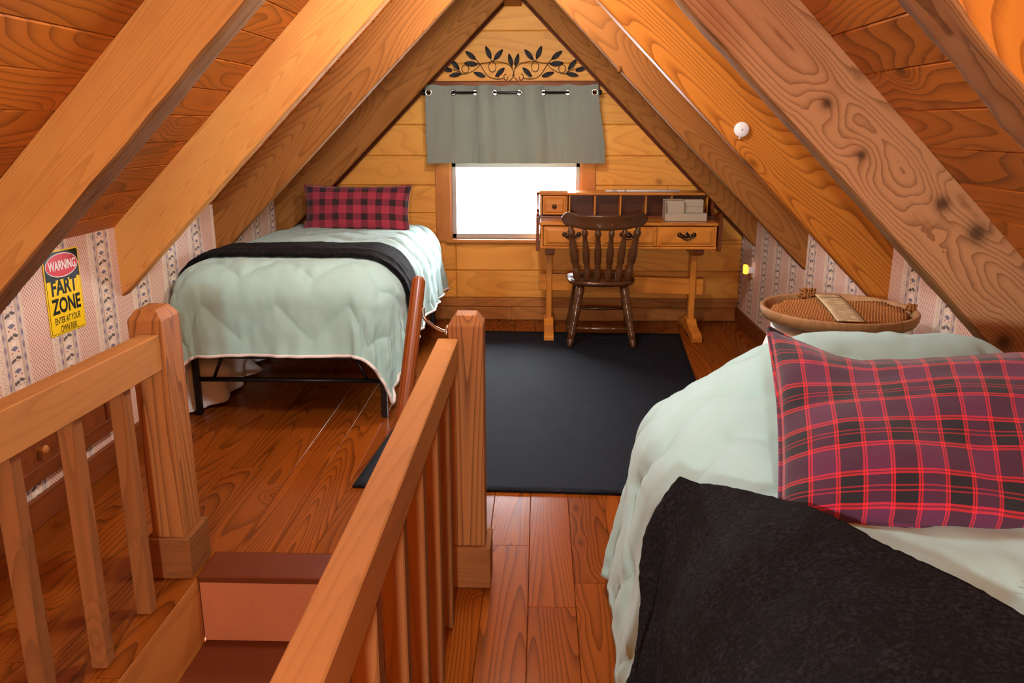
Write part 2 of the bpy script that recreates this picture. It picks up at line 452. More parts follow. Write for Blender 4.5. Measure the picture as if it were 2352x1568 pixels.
# floor with its planks
floor = new_obj('floor', mesh_of(box_bm(HX1, XR+.05, YF, YB+.02, -.24, -.022, 0), 'subfloor'), M_paint_d); tag(floor, kind='structure')
new_obj('subfloor', mesh_of(box_bm(XL-.05, HX0, YF, YB+.02, -.24, -.022, 0), 'subfloor'), M_paint_d, floor)
new_obj('subfloor', mesh_of(box_bm(HX0, HX1, HY1+.02, YB+.02, -.24, -.022, 0), 'subfloor'), M_paint_d, floor)
new_obj('subfloor', mesh_of(box_bm(HX0, HX1, YF, HY0, -.24, -.022, 0), 'subfloor'), M_paint_d, floor)
edges = [XL, -1.76, -1.62, -1.485, -1.345, -1.205, -1.065, -.925, -.785, -.645, -.505, -.365, -.17, -.025, .125, .265, .40, .54, .68, .82, .955, 1.09, 1.23, 1.365, XR]
rf = random.Random(11)
def plank(x0, x1, y0, y1):
    if x1-x0 < .012 or y1-y0 < .02: return
    slab('plank', x0+.0006, x1-.0006, y0+.0006, y1-.0006, -.022, 0.0+rf.uniform(-.0006, .0006), M_floor, floor, 'Y', .0016)
for i, (a, b) in enumerate(zip(edges, edges[1:])):
    ends = [YF]; y = YF + rf.uniform(.6, 2.2)
    while y < YB-.4: ends.append(y); y += rf.uniform(1.3, 2.9)
    ends.append(YB)
    if abs(a+1.345) < .01: ends = [YF, -.4, 1.1, 3.32, 5.1, YB]
    if abs(a-.125) < .01: ends = [YF, .3, 2.42, 4.6, YB]
    for y0, y1 in zip(ends, ends[1:]):
        if b <= HX0+.001 or a >= HX1-.001: plank(a, b, y0, y1); continue
        plank(a, b, max(y0, 2.585), y1)                # beyond the opening
        plank(a, b, y0, min(y1, HY0))                  # behind the opening
        lo, hi = max(y0, HY0), min(y1, 2.585)
        if a < HX0: plank(a, HX0, lo, hi)
        if b > HX1: plank(HX1, b, lo, hi)
slab('nosing', HX0, HX1, HY1-.012, 2.585, -.024, .001, M_paint_d, floor, 'X', .004)
# lining of the stair opening
for (x0, x1, nm) in ((HX0-.025, HX0, 'opening_lining'), (HX1, HX1+.025, 'opening_lining')):
    slab(nm, x0, x1, HY0, HY1, -.30, -.003, M_trim, floor, 'Y', .003)
stairs = empty('staircase_1', None, None, (HX0, HY1, 0), kind='structure')  # staircase going down through the floor opening
zt = 0.0; yt = HY1
for k in range(5):
    slab('riser', HX0, HX1, yt, yt+.02, zt-.25, zt-.02, M_paint, stairs, 'X', .002)
    slab('tread', HX0, HX1, yt-.30, yt+.02, zt-.275, zt-.25, M_paint_d, stairs, 'X', .004)
    yt -= .25; zt -= .25
well = new_obj('wall_stairwell', mesh_of(box_bm(HX0-.06, HX0-.026, HY0, HY1, -2.6, -.25, 0), 'well'), M_trim); tag(well, kind='structure')
new_obj('stairwell_side', mesh_of(box_bm(HX1+.026, HX1+.06, HY0, HY1, -2.6, -.25, 0), 'well'), M_trim, well)
new_obj('stairwell_end', mesh_of(box_bm(HX0-.05, HX1+.05, HY0-.04, HY0, -2.6, -.24, 0), 'well'), M_trim, well)
new_obj('stairwell_end', mesh_of(box_bm(HX0-.05, HX1+.05, HY1+.02, HY1+.05, -2.6, -.22, 0), 'well'), M_trim, well)
new_obj('stairwell_base', mesh_of(box_bm(HX0-.06, HX1+.06, HY0-.04, HY1+.05, -2.64, -2.6, 0), 'well'), M_paint_d, well)

# ceilings with boards
def ceiling_side(name, sgn):
    # s measured down the slope from the ridge
    L = ((RX-XL) if sgn < 0 else (XR-RX))*math.sqrt(2) + .10
    d = Vector((sgn, 0, -1)).normalized(); nrm = Vector((sgn, 0, 1)).normalized()   # outward
    R0 = Vector((RX, 0, RZ))
    M, Ln = frame_of(R0 + Vector((0, YF-.05, 0)), R0 + Vector((0, YB+.05, 0)), nrm)
    # own axes: X along the room, Z outward, Y along the slope
    root = new_obj(name, mesh_of(box_bm(0, Ln, -L if M.col[1].to_3d().dot(d) < 0 else 0, 0 if M.col[1].to_3d().dot(d) < 0 else L, .021, .04, 0), name), M_ceil, None, M)
    tag(root, kind='structure')
    sy = 1 if M.col[1].to_3d().dot(d) > 0 else -1
    rr = random.Random(3 if sgn < 0 else 5)
    bw = .142; k = 0; s = 0.0
    while s < L:
        s1 = min(s+bw, L); y = 0.0; cuts = [0.0]
        x = rr.uniform(1.5, 4.0)
        while x < Ln-.6: cuts.append(x); x += rr.uniform(2.4, 4.2)
        cuts.append(Ln)
        for a, b in zip(cuts, cuts[1:]):
            ya, yb = sorted((sy*s, sy*s1)); dz = rr.uniform(-.0015, .0015)
            me = mesh_of(box_bm(a+.0005, b-.0005, ya+.0004, yb-.0004, 0+dz, .021, .004), 'board')
            new_obj('board', me, M_ceil, root, M)
        s = s1; k += 1
    return root
ceiling_side('ceiling_left', -1); ceiling_side('ceiling_right', 1)

# knee walls
wl = new_obj('wall_left', mesh_of(box_bm(XL-.08, XL, YF, YB+.05, -.02, XL+CL+.05, 0), 'wall_left'), M_wpL); tag(wl, kind='structure')
wr = new_obj('wall_right', mesh_of(box_bm(XR, XR+.08, YF, YB+.05, -.02, CR-XR+.05, 0), 'wall_right'), M_wpR); tag(wr, kind='structure')
bl = slab('baseboard_left', XL, XL+.018, YF, YB, 0, .115, M_dtrim, None, 'Y', .004); tag(bl, kind='structure')
br = slab('baseboard_right', XR-.018, XR, YF, YB, 0, .115, M_dtrim, None, 'Y', .004); tag(br, kind='structure')
# low hatch door in the left knee wall
dr = new_obj('door_1', mesh_of(box_bm(XL+.0, XL+.022, 2.30, 3.34, .175, .41, .003), 'hatch'), M_dtrim); tag(dr, kind='structure')
for (y0, y1, z0, z1) in ((2.30, 3.34, .175, .235), (2.30, 3.34, .36, .41), (2.30, 2.37, .235, .36), (3.27, 3.34, .235, .36)):
    slab('hatch_rail', XL+.022, XL+.034, y0, y1, z0, z1, M_dtrim, dr, 'Y', .003)
lathe('knob', [(.0, 0), (.010, 0), (.008, .35), (.016, .6), (.018, .8), (.012, 1.0), (0, 1.02)], (XL+.022, 2.79, .292), (XL+.058, 2.79, .292), M_knob, dr)
# rear wall behind the viewer
rw = new_obj('wall_rear', mesh_of(prism_bm([(XL-.08, -2.65), (XR+.08, -2.65), (XR+.08, CR-XR), (RX, RZ+.06), (XL-.08, XL+CL)], YF-.08, YF), 'wall_rear'), M_plank); tag(rw, kind='structure')

# gable wall: backing with the window hole, then planks
WX0, WX1, WZ0, WZ1 = -.668, .315, .625, 1.735
wb = new_obj('wall_back', mesh_of(box_bm(XL-.05, WX0, YB+.02, YB+.10, -.05, RZ+.1, 0), 'wb'), M_plank); tag(wb, kind='structure')
new_obj('sheathing', mesh_of(box_bm(WX1, XR+.05, YB+.02, YB+.10, -.05, RZ+.1, 0), 'wb'), M_plank, wb)
new_obj('sheathing', mesh_of(box_bm(WX0, WX1, YB+.02, YB+.10, -.05, WZ0, 0), 'wb'), M_plank, wb)
new_obj('sheathing', mesh_of(box_bm(WX0, WX1, YB+.02, YB+.10, WZ1, RZ+.1, 0), 'wb'), M_plank, wb)
zs = [0.0, .103, .176, .387, .596, .82, 1.025, 1.24, 1.462, 1.678, 1.887, 2.107, 2.33, 2.56, RZ]
splits = {2: [-.63, .06], 3: [-.63], 5: [.95], 8: [.9], 1: [.3], 0: [-.2], 4: [.7]}
rp = random.Random(4)
def gplank(x0, x1, z0, z1):
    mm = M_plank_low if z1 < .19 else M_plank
    lo0, lo1 = max(x0, z0-CL-.03), max(x0, z1-CL-.03); hi0, hi1 = min(x1, CR-z0+.03), min(x1, CR-z1+.03)
    if hi0-lo0 < .01: return
    if hi1-lo1 < .002: z1 = min(z1, RZ); lo1 = hi1 = (lo1+hi1)/2; hi1 += .002
    cx, cz = (lo0+hi0)/2, (z0+z1)/2
    g_ = .0014
    poly = [(lo0-cx+g_, z0-cz+g_), (hi0-cx-g_, z0-cz+g_), (hi1-cx-g_, z1-cz-g_), (lo1-cx+g_, z1-cz-g_)]
    o = new_obj('plank', mesh_of(prism_bm(poly, 0, .02, .006), 'plank'), mm, wb, Matrix.Translation((cx, YB+rp.uniform(-.002, .001), cz)))
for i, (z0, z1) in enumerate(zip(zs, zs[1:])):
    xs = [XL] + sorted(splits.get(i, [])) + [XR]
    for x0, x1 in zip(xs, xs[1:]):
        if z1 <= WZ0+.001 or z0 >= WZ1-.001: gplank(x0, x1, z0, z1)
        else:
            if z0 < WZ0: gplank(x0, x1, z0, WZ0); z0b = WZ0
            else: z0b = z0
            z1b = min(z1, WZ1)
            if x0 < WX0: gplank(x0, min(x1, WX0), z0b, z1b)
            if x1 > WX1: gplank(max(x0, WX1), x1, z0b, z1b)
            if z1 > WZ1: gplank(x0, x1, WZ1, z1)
# sloping trim boards where the gable wall meets the roof
for sgn, c, C_, nm in ((-1, 2.525, CL, 'trim_2'), (1, 2.165, CR, 'trim_3')):
    xw = XL if sgn < 0 else XR
    f = (lambda x, k: x+k) if sgn < 0 else (lambda x, k: k-x)
    rx = RX
    Mx, L_ = frame_of((rx, YB-.028, f(rx, c)), (xw, YB-.028, f(xw, c)), (0, 0, 1))
    inv = Mx.inverted()
    pts = [inv @ Vector((x, YB-.028, z)) for x, z in ((rx, f(rx, c)), (xw, f(xw, c)), (xw, f(xw, C_)), (rx, f(rx, C_)))]
    y_sign = (inv @ Vector((rx, YB-.001, f(rx, c)))).y
    t = new_obj(nm, mesh_of(prism_bm([(p.x, p.z) for p in pts], 0, y_sign, .002), nm), M_dtrim, None, Mx); tag(t, kind='structure')

# ridge beam end
rb = slab('ridge_beam', RX-.06, RX+.06, 4.9, YB-.03, 2.265, RZ-.03, M_beam, None, 'Y', .004)
tag(rb, 'short ridge beam end high at the peak above the iron scroll', 'beam')

# ------------------------------------------------------------------ window
win = empty('window_1', None, None, (-.18, YB, WZ0), kind='structure')
slab('side_casing', -.772, WX0+.006, YB-.022, YB+.001, .612, 1.735, M_trim, win, 'Z', .003)
slab('side_casing', WX1-.006, .412, YB-.022, YB+.001, .612, 1.735, M_trim, win, 'Z', .003)
slab('head_casing', -.805, .425, YB-.034, YB+.001, 1.705, 1.765, M_dtrim, win, 'X', .004)
slab('sill', -.70, .35, YB-.045, YB+.08, .600, .626, M_trim, win, 'X', .005)
slab('jamb', WX0, WX0+.014, YB, YB+.10, WZ0, WZ1, M_trim, win, 'Z', .001)
slab('jamb', WX1-.014, WX1, YB, YB+.10, WZ0, WZ1, M_trim, win, 'Z', .001)
slab('jamb', WX0, WX1, YB, YB+.10, WZ1-.014, WZ1, M_trim, win, 'X', .001)
fx0, fx1, fz0, fz1 = WX0+.014, WX1-.014, WZ0+.002, WZ1-.014
fr = slab('window_frame', fx0, fx0+.03, YB+.045, YB+.09, fz0, fz1, M_alu, win, 'Z', .003)
slab('window_frame', fx1-.03, fx1, YB+.045, YB+.09, fz0, fz1, M_alu, win, 'Z', .003)
slab('window_frame', fx0, fx1, YB+.045, YB+.09, fz0, fz0+.035, M_alu, win, 'X', .003)
slab('window_frame', fx0, fx1, YB+.045, YB+.09, fz1-.03, fz1, M_alu, win, 'X', .003)
slab('meeting_rail', fx0, fx1, YB+.045, YB+.085, 1.155, 1.195, M_alu, win, 'X', .003)
new_obj('pane', mesh_of(box_bm(fx0+.02, fx1-.02, YB+.066, YB+.070, fz0+.02, fz1-.02, 0), 'pane'), M_glass, win)

# ------------------------------------------------------------------ rafters
def rafter(name, label, sgn, c, yback, t, m, C_=None, rough_edge=.002, edge_mat=None, top_x=None):
    C_ = C_ if C_ is not None else (CL if sgn < 0 else CR)
    xw = XL if sgn < 0 else XR
    f = (lambda x, k: x+k) if sgn < 0 else (lambda x, k: k-x)
    rx = RX if top_x is None else top_x
    lo0, lo1 = Vector((rx, 0, f(rx, c))), Vector((xw, 0, f(xw, c)))
    hi0, hi1 = Vector((rx, 0, f(rx, C_))), Vector((xw, 0, f(xw, C_)))
    # own frame: X down the slope, Y along the room, Z towards the roof
    X = (lo1-lo0).normalized(); Y = Vector((0, 1, 0)); Z = X.cross(Y)
    if Z.z < 0: Y = -Y; Z = X.cross(Y)
    Mx = Matrix((X, Y, Z)).transposed().to_4x4(); Mx.translation = lo0 + Vector((0, yback-t, 0))
    inv = Matrix((X, Y, Z))
    a0, a1, b0, b1 = 0.0, (lo1-lo0).length, (hi0-lo0).dot(X), (hi1-lo0).dot(X)
    hz = (hi0-lo0).dot(Z); ysg = 1 if Y.y > 0 else -1
    N = 170 if rough_edge > .003 else 60; bm = bmesh.new(); rings = []
    ch = .006
    for i in range(N+1):
        q = i/N; sl = a0+(a1-a0)*q; su = b0+(b1-b0)*q
        def pt(y, z):
            s = sl + (su-sl)*(z/hz)
            n1 = noise.noise(Vector((s*6, y*14, c*7+yback*3)))*rough_edge + noise.noise(Vector((s*22, y*40, c*3+yback)))*rough_edge*.4
            k = 1.0 if z < .05 else .25
            return bm.verts.new((s, ysg*(y + n1*k*.6*(1 if y < t/2 else -1)), z + n1*k))
        rings.append([pt(0, ch), pt(ch, 0), pt(t*.25, 0), pt(t*.5, 0), pt(t*.75, 0), pt(t-ch, 0), pt(t, ch), pt(t, hz), pt(0, hz)])
    for A, B in zip(rings, rings[1:]):
        for k in range(9):
            fc = bm.faces.new((A[k], A[(k+1) % 9], B[(k+1) % 9], B[k]))
            if k < 6: fc.smooth = True
            if edge_mat is not None and k < 6: fc.material_index = 1
    bm.faces.new(rings[0][::-1]); bm.faces.new(rings[-1])
    bmesh.ops.recalc_face_normals(bm, faces=bm.faces[:])
    me = mesh_of(bm, name); me.materials.append(m)
    if edge_mat is not None: me.materials.append(edge_mat)
    o = new_obj(name, me, m, None, Mx); tag(o, label, 'beam'); return o, Mx
SQ = math.sqrt(2)
def spot(x, z, r, c):                 # knot on a right-hand rafter given in room x, z
    return ((x-RX + (CR-CR) + ( (c-RX) - z))/SQ, ((x+z)-c)/SQ, r)
KN = [(.813, 1.513, .024), (.926, 1.371, .020), (1.172, 1.232, .030), (1.283, 1.148, .040), (1.407, .819, .034)]
M_knotty = wood('rafter_knotty', (188, 140, 98), (96, 56, 32), knot=(66, 48, 38), rings=40, contrast=.75, rough=.75, spec=.06, auto=0, tone=.04, low=(.2, 5.5, 5.5), spots=[spot(x, z, r, 2.175) for x, z, r in KN], soft=(150, 92, 56))
M_beam_o = wood('rafter_amber', (182, 114, 42), (100, 48, 13), rings=46, contrast=.8, rough=.5, spec=.06, auto=.25, tone=.04, low=(.5, 4, 4))
M_beam_d = wood('rafter_brown', (152, 100, 50), (84, 50, 22), rings=50, contrast=.55, rough=.75, spec=.06, auto=.2, tone=.05)
rafter('rafter', 'first left rafter, broad smooth beam crossing above the yellow warning sign', -1, 2.600, 2.54, .12, M_beam_l, rough_edge=.004, edge_mat=M_edge)
rafter('rafter', 'second left rafter, ending on the wallpaper to the right of the warning sign', -1, 2.580, 3.645, .075, M_beam_l)
rafter('rafter', 'third left rafter, brown beam sloping down behind the middle of the left bed', -1, 2.575, 4.77, .075, M_beam_d)
rafter('rafter', 'farthest left rafter, dark beam beside the gable wall above the small plaid pillow', -1, 2.500, 5.88, .075, M_beam_d)
rafter('rafter', 'farthest right rafter, dark beam beside the gable wall above the desk', 1, 2.153, 5.88, .075, M_beam_d)
r2, r2M = rafter('rafter', 'brown right rafter with a small wooden peg, next after the one above the desk', 1, 2.175, 4.77, .075, M_beam_d)
r3, r3M = rafter('rafter', 'amber right rafter carrying the small white round sensor', 1, 2.175, 3.645, .080, M_beam_o)
rafter('rafter', 'big knotty right rafter with dark round knots above the round tray', 1, 2.175, 2.54, .085, M_knotty, rough_edge=.004, edge_mat=M_edge)
rafter('rafter', 'nearest right rafter with a ragged rough edge, in the top right corner', 1, 2.207, 1.42, .135, M_beam_o, rough_edge=.012, edge_mat=M_edge)
lathe('peg', [(.012, 0), (.013, .5), (.010, 1.0)], (.43, 4.715, 1.768), (.425, 4.675, 1.735), M_bal, r2, 10)

# sensor on the third right rafter
sn = empty('round_sensor', 'small white round plastic sensor with a dark centre dot on amber rafter', 'sensor', (.836, 3.565, 1.437))
lathe('cover', [(.028, 0), (.031, .1), (.031, .8), (.028, 1.0), (0, 1.0)], (.836, 3.565, 1.437), (.836, 3.545, 1.437), M_white, sn, 28)
lathe('dot', [(.004, 0), (.004, 1), (0, 1)], (.836, 3.546, 1.437), (.836, 3.5435, 1.437), M_alu, sn, 10)
new_obj('tab', mesh_of(box_bm(.826, .834, 3.551, 3.558, 1.400, 1.409, .001), 'tab'), M_white, sn)

# ------------------------------------------------------------------ railings
def newel(x0, x1, y0, y1, top, root):
    cx, cy = (x0+x1)/2, (y0+y1)/2; a, b = (x1-x0)/2, (y1-y0)/2
    # own X along the height
    R = Matrix.Rotation(-PI/2, 4, 'Y')
    bm = bmesh.new(); rings = []
    bv = .022
    for (z, sh) in ((0, 0), (.25, 0), (.5, 0), (top-.032, 0), (top, bv)):
        rings.append([bm.verts.new((z, sy*(b-sh*.8), -sx*(a-sh))) for sx, sy in ((-1, -1), (1, -1), (1, 1), (-1, 1))])
    for A, B in zip(rings, rings[1:]):
        for k in range(4): bm.faces.new((A[k], A[(k+1) % 4], B[(k+1) % 4], B[k]))
    bm.faces.new(rings[0][::-1]); bm.faces.new(rings[-1])
    bmesh.ops.recalc_face_normals(bm, faces=bm.faces[:])
    bmesh.ops.bevel(bm, geom=[e for e in bm.edges], offset=.0022, segments=1, affect='EDGES')
    p = new_obj('newel_post', mesh_of(bm, 'newel'), M_post, root, Matrix.Translation((cx, cy, 0)) @ R)
    t = .018; h = .145
    slab('base_trim', x0-t, x1+t, y0-t, y0, 0, h, M_bal, p, 'X', .003)
    slab('base_trim', x0-t, x1+t, y1, y1+t, 0, h, M_bal, p, 'X', .003)
    slab('base_trim', x0-t, x0, y0, y1, 0, h, M_bal, p, 'Y', .003)
    slab('base_trim', x1, x1+t, y0, y1, 0, h, M_bal, p, 'Y', .003)
    return p
lr = empty('stair_railing', 'left stair railing with square balusters, below the warning sign', 'railing', (-1.2, 2.42, 0))
newel(-1.262, -1.155, 2.418, 2.548, .905, lr)
bar('handrail', (-1.196, 2.418, .774), (-1.196, -.2, .845), .062, .114, M_rail, lr)
ys = [2.215, 1.955, 1.695, 1.435, 1.175, .915]
for y in ys:
    bar('baluster', (-1.203, y, 0), (-1.203, y, .72+.027*(2.418-y)), .045, .045, M_bal, lr, (0, 1, 0))
rr_ = empty('stair_railing', 'right stair railing running past the big bed, post at the rug', 'railing', (-.22, 2.41, 0))
newel(-.272, -.166, 2.395, 2.50, .90, rr_)
bar('handrail', (-.272, 2.395, .788), (-.272, -.2, .800), .062, .088, M_rail, rr_)
for y in (2.175, 1.915, 1.655, 1.395, 1.135, .875):
    bar('baluster', (-.268, y, 0), (-.268, y, .745+.005*(2.4-y)), .045, .045, M_bal, rr_, (0, 1, 0))
# round handrail of the stairs, on a bracket
hr = empty('stair_handrail', 'round red-brown handrail pole slanting beside the right post, on a metal bracket', 'handrail', (-.365, 2.45, .95))
p0, p1 = Vector((-.365, 2.462, .998)), Vector((-.365, .55, -.72))
lathe('pole', [(0, 0), (.019, 0), (.0215, .004), (.0215, .996), (.019, 1.0), (0, 1.0)], p0, p1, M_pole, hr, 20)
tube('bracket', [(-.352, 2.39, .915), (-.335, 2.395, .885), (-.31, 2.405, .862), (-.29, 2.412, .850), (-.272, 2.42, .846)], .0055, M_chrome, hr, 8)
lathe('bracket_plate', [(.022, 0), (.020, 1.0), (0, 1.0)], (-.273, 2.425, .845), (-.281, 2.425, .845), M_chrome, hr, 16)
new_obj('bracket_saddle', mesh_of(box_bm(-.35, -.34, 2.372, 2.402, .90, .93, .002), 'saddle'), M_chrome, hr)

# ------------------------------------------------------------------ rug
def rug():
    c = [Vector((-.76, 3.125, 0)), Vector((.80, 3.075, 0)), Vector((1.01, 5.757, 0)), Vector((-.545, 5.80, 0))]
    n = 60
    def fn(i, j):
        u, v = i/n, j/n
        p = (c[0]*(1-u)+c[1]*u)*(1-v) + (c[3]*(1-u)+c[2]*u)*v
        e = min(u, 1-u, v, 1-v)
        z = .009 + .0015*noise.noise(Vector((p.x*6, p.y*6, 0)))
        return Vector((p.x + .004*noise.noise(Vector((v*9, 1, 0))), p.y + .004*noise.noise(Vector((u*9, 5, 0))), z))
    bm, V = grid_bm(n, n, fn)
    ring = [V[i][0] for i in range(n)] + [V[n][j] for j in range(n)] + [V[i][n] for i in range(n, 0, -1)] + [V[0][j] for j in range(n, 0, -1)]
    low = [bm.verts.new((v.co.x, v.co.y, .0012)) for v in ring]
    for k in range(len(ring)):
        q = (k+1) % len(ring); bm.faces.new((ring[k], low[k], low[q], ring[q]))
    bmesh.ops.recalc_face_normals(bm, faces=bm.faces[:])
    root = new_obj('area_rug', mesh_of(bm, 'rug', True), M_rug)
    tag(root, 'plain dark charcoal area rug on the floor before the desk', 'rug')
    bm = tube_bm([v for v in [(c[0].lerp(c[1], k/30)+Vector((0, .0, .007))) for k in range(31)]] + [c[1].lerp(c[2], k/30)+Vector((0, 0, .007)) for k in range(1, 31)] +
                 [c[2].lerp(c[3], k/30)+Vector((0, 0, .007)) for k in range(1, 31)] + [c[3].lerp(c[0], k/30)+Vector((0, 0, .007)) for k in range(1, 30)], .006, 6, None, True)
    new_obj('binding', mesh_of(bm, 'binding', True), M_fleece, root)
rug()

# ------------------------------------------------------------------ bedding
def drape_pt(a, b, W, L, top, rc, r, flare):
    """sheet point (a across from the centre line, b from the head edge) laid over a bed W x L; returns x, y, z in bed space"""
    hx = W/2-rc
    qx = min(max(a, -hx), hx); qy = min(max(b, rc), L-rc)
    ex, ey = a-qx, b-qy; d = math.hypot(ex, ey)
    if d < 1e-9: return qx, qy, top, 0.0
    nx, ny = ex/d, ey/d; s0 = rc-r
    if d <= s0: out, down = d, 0.0
    elif d <= s0 + r*PI/2:
        an = (d-s0)/r; out, down = s0+r*math.sin(an), r*(1-math.cos(an))
    else:
        e = d-s0-r*PI/2; out, down = rc+e*flare, r+e*math.sqrt(1-flare*flare)
    return qx+nx*out, qy+ny*out, top-down, max(0.0, d-s0-r*PI/2)
def tri(x): x = x % 1.0; return 4*abs(x-.5)-1
def bedding(name, W, L, top, rc, r, flare, a0, a1, b0, b1, step, bed_to_world, m, under, hump=None, quilt=True, fold=.02, thick=.012, seed=0, inset=0.0, shape=None, xmin=None, xmax=None, zmin=.012, puff=.008, ripple=None, tuck=None, hem=False):
    na, nb = int((a1-a0)/step), int((b1-b0)/step)
    info = {}
    def fn(i, j):
        a = a0+(a1-a0)*i/na; b = b0+(b1-b0)*j/nb
        if shape: a, b = shape(i/na, j/nb)
        x, y, z, hang = drape_pt(a, b, W, L, top, rc, r, flare)
        if hump: z += hump(x, y)*(1.0 if hang == 0 else max(0, 1-hang*6))
        z += .008*noise.noise(Vector((x*3+seed, y*3, z*3)))
        info[(i, j)] = (a, b, hang)
        return Vector((x, y, z))
    bm, V = grid_bm(na, nb, fn)
    bm.normal_update()
    flip = V[na//2][nb//2].normal.z < 0
    for i in range(na+1):
        for j in range(nb+1):
            v = V[i][j]; a, b, hang = info[(i, j)]
            n = v.normal * (-1 if flip else 1); d = 0.0
            if quilt:
                t = (b + .085*tri(a/.36)+.05)/.30
                f = abs((t % 1.0)-.5)*.30           # distance from seams at .15 .. 0
                q = .15-f
                d += puff*(1-math.exp(-(q/.05)**2)) - .006*math.exp(-(q/.0065)**2)
                d += .0035*noise.noise(Vector((a*26+seed, b*9, 0)))*math.exp(-(q/.07)**2)*1.6
            d += .004*noise.noise(Vector((a*7+seed*3, b*7, 2)))+.003*noise.noise(Vector((a*19, b*15, seed)))
            if ripple: d += ripple(i/na, j/nb)
            if hang > 0:
                s = a*math.cos(.3)+b
                tang = (b if abs(a) > W/2-.1 and not (b > L-.1) else a)
                if abs(a) > W/2-.1 and b > L-.1: tang = math.atan2(b-L+rc, abs(a)-W/2+rc)*.6
                d += fold*min(1, hang*4)*(noise.noise(Vector((tang*6.0+seed, hang*1.2, 1.5)))*1.3+noise.noise(Vector((tang*17.0, hang*2.5, seed)))*.5)
            info[(i, j)] = v.co + n*(d+inset)
    for (i, j), p in info.items():
        q = bed_to_world(p)
        if xmin is not None and q.x < xmin: q.x = xmin + (q.x-xmin)*.05
        if xmax is not None and q.x > xmax: q.x = xmax + (q.x-xmax)*.05
        if tuck: q = tuck(q)
        if q.z < zmin: q.z = zmin + (zmin-q.z)*.06
        V[i][j].co = q
    bm.normal_update()
    if V[na//2][nb//2].normal.z < 0: bmesh.ops.reverse_faces(bm, faces=bm.faces[:])
    hem_pts = [V[i][nb].co + Vector((0, -.004, -.003)) for i in range(na+1)] + [V[na][j].co + Vector((.004, 0, -.003)) for j in range(nb-1, -1, -1)]
    hem_pts = [p.copy() for p in hem_pts]
    me = mesh_of(bm, name, True); me.materials.append(m); me.materials.append(under)
    o = new_obj(name, me, m)
    sd = o.modifiers.new('thickness', 'SOLIDIFY'); sd.thickness = thick; sd.offset = -1.0; sd.material_offset = 1; sd.material_offset_rim = 1
    if hem:
        pts = hem_pts
        new_obj('hem', mesh_of(tube_bm(pts, .0085, 6), 'hem', True), under, o)
    return o

def sst(x, a, b):
    t = min(1, max(0, (x-a)/(b-a))); return t*t*(3-2*t)
# left bed ---------------------------------------------------------
LB = dict(W=1.16, L=2.17, top=.775, rc=.21, r=.20, flare=.06)
lb_world = lambda p: Vector((-1.285+p.x, 6.05-p.y, p.z))
def l_hump(x, y): return -.025*math.exp(-((y-.35)/.3)**2) + .02*math.cos(x*2.2)
def l_tuck(q):
    if q.x < -1.5 and q.z < .34:
        q.x += .26*sst(.34-q.z, 0, .16)*(.55+.6*noise.noise(Vector((q.y*5, q.z*6, 2))))*sst(q.y, 3.85, 4.2)
    return q
o = bedding('comforter', a0=-1.25, a1=.955, b0=.02, b1=2.50, step=.0105, tuck=l_tuck, hem=True, bed_to_world=lb_world, m=M_mint, under=M_under, hump=l_hump, fold=.035, seed=3, xmin=XL+.02, **LB)
tag(o, 'mint green quilted comforter over the left bed, hanging down at its foot', 'comforter')
def throw_shape(u, v):
    a = -.86 + u*1.72
    c = 2.17-.215-.17 + .05*math.sin(u*3)
    half = .20
    if u > .72: half = .20 - .13*((u-.72)/.28)**1.3; c += .03*(u-.72)/.28
    return a, c + (v-.5)*2*half - .11
o = bedding('throw_blanket', a0=-.86, a1=.86, b0=0, b1=.4, step=.0125, bed_to_world=lb_world, m=M_fleece, under=M_fleece, hump=l_hump, quilt=False, fold=.022, thick=.022, seed=3, inset=.036, ripple=lambda u, v: .0022*noise.noise(Vector((u*90, v*40, 1))) + .006*math.exp(-((v-.72)/.08)**2), shape=throw_shape, xmin=XL+.012, **LB)
tag(o, 'black fleece throw folded as a band across the foot of the left bed', 'blanket')
bedf = empty('bed_frame', 'black metal bed frame of the left bed with thin square legs', 'bed', (-1.27, 5.0, 0))
fx0, fx1, fy0, fy1 = -1.765, -.775, 3.99, 5.98
for p0, p1, nm in (((fx0, fy0, .33), (fx1, fy0, .33), 'end_rail'), ((fx0, fy1, .33), (fx1, fy1, .33), 'end_rail'), ((fx0, fy0, .33), (fx0, fy1, .33), 'side_rail'), ((fx1, fy0, .33), (fx1, fy1, .33), 'side_rail'), ((-1.27, fy0, .33), (-1.27, fy1, .33), 'side_rail')):
    bar(nm, p0, p1, .035, .045, M_black, bedf, bev=.003)
for x in (fx0+.012, fx1-.012):
    for y in (fy0, 5.0, fy1): bar('leg', (x, y, 0), (x, y, .31), .03, .03, M_black, bedf, (0, 1, 0))
for y in (fy0+.01, fy1-.01):
    tube('cross_bar', [(fx0+.012, y, .19), (fx1-.012, y, .19)], .0125, M_black, bedf, 10)
tube('brace', [(fx0+.15, fy0+.01, .31), (fx0+.10, fy0+.01, .20)], .009, M_black, bedf, 8)
tube('brace', [(fx1-.15, fy0+.01, .31), (fx1-.10, fy0+.01, .20)], .009, M_black, bedf, 8)
o = new_obj('mattress', mesh_of(box_bm(-1.75, -.80, 4.0, 5.98, .355, .70, .05, 3), 'mattress', True), M_mattress, bedf)

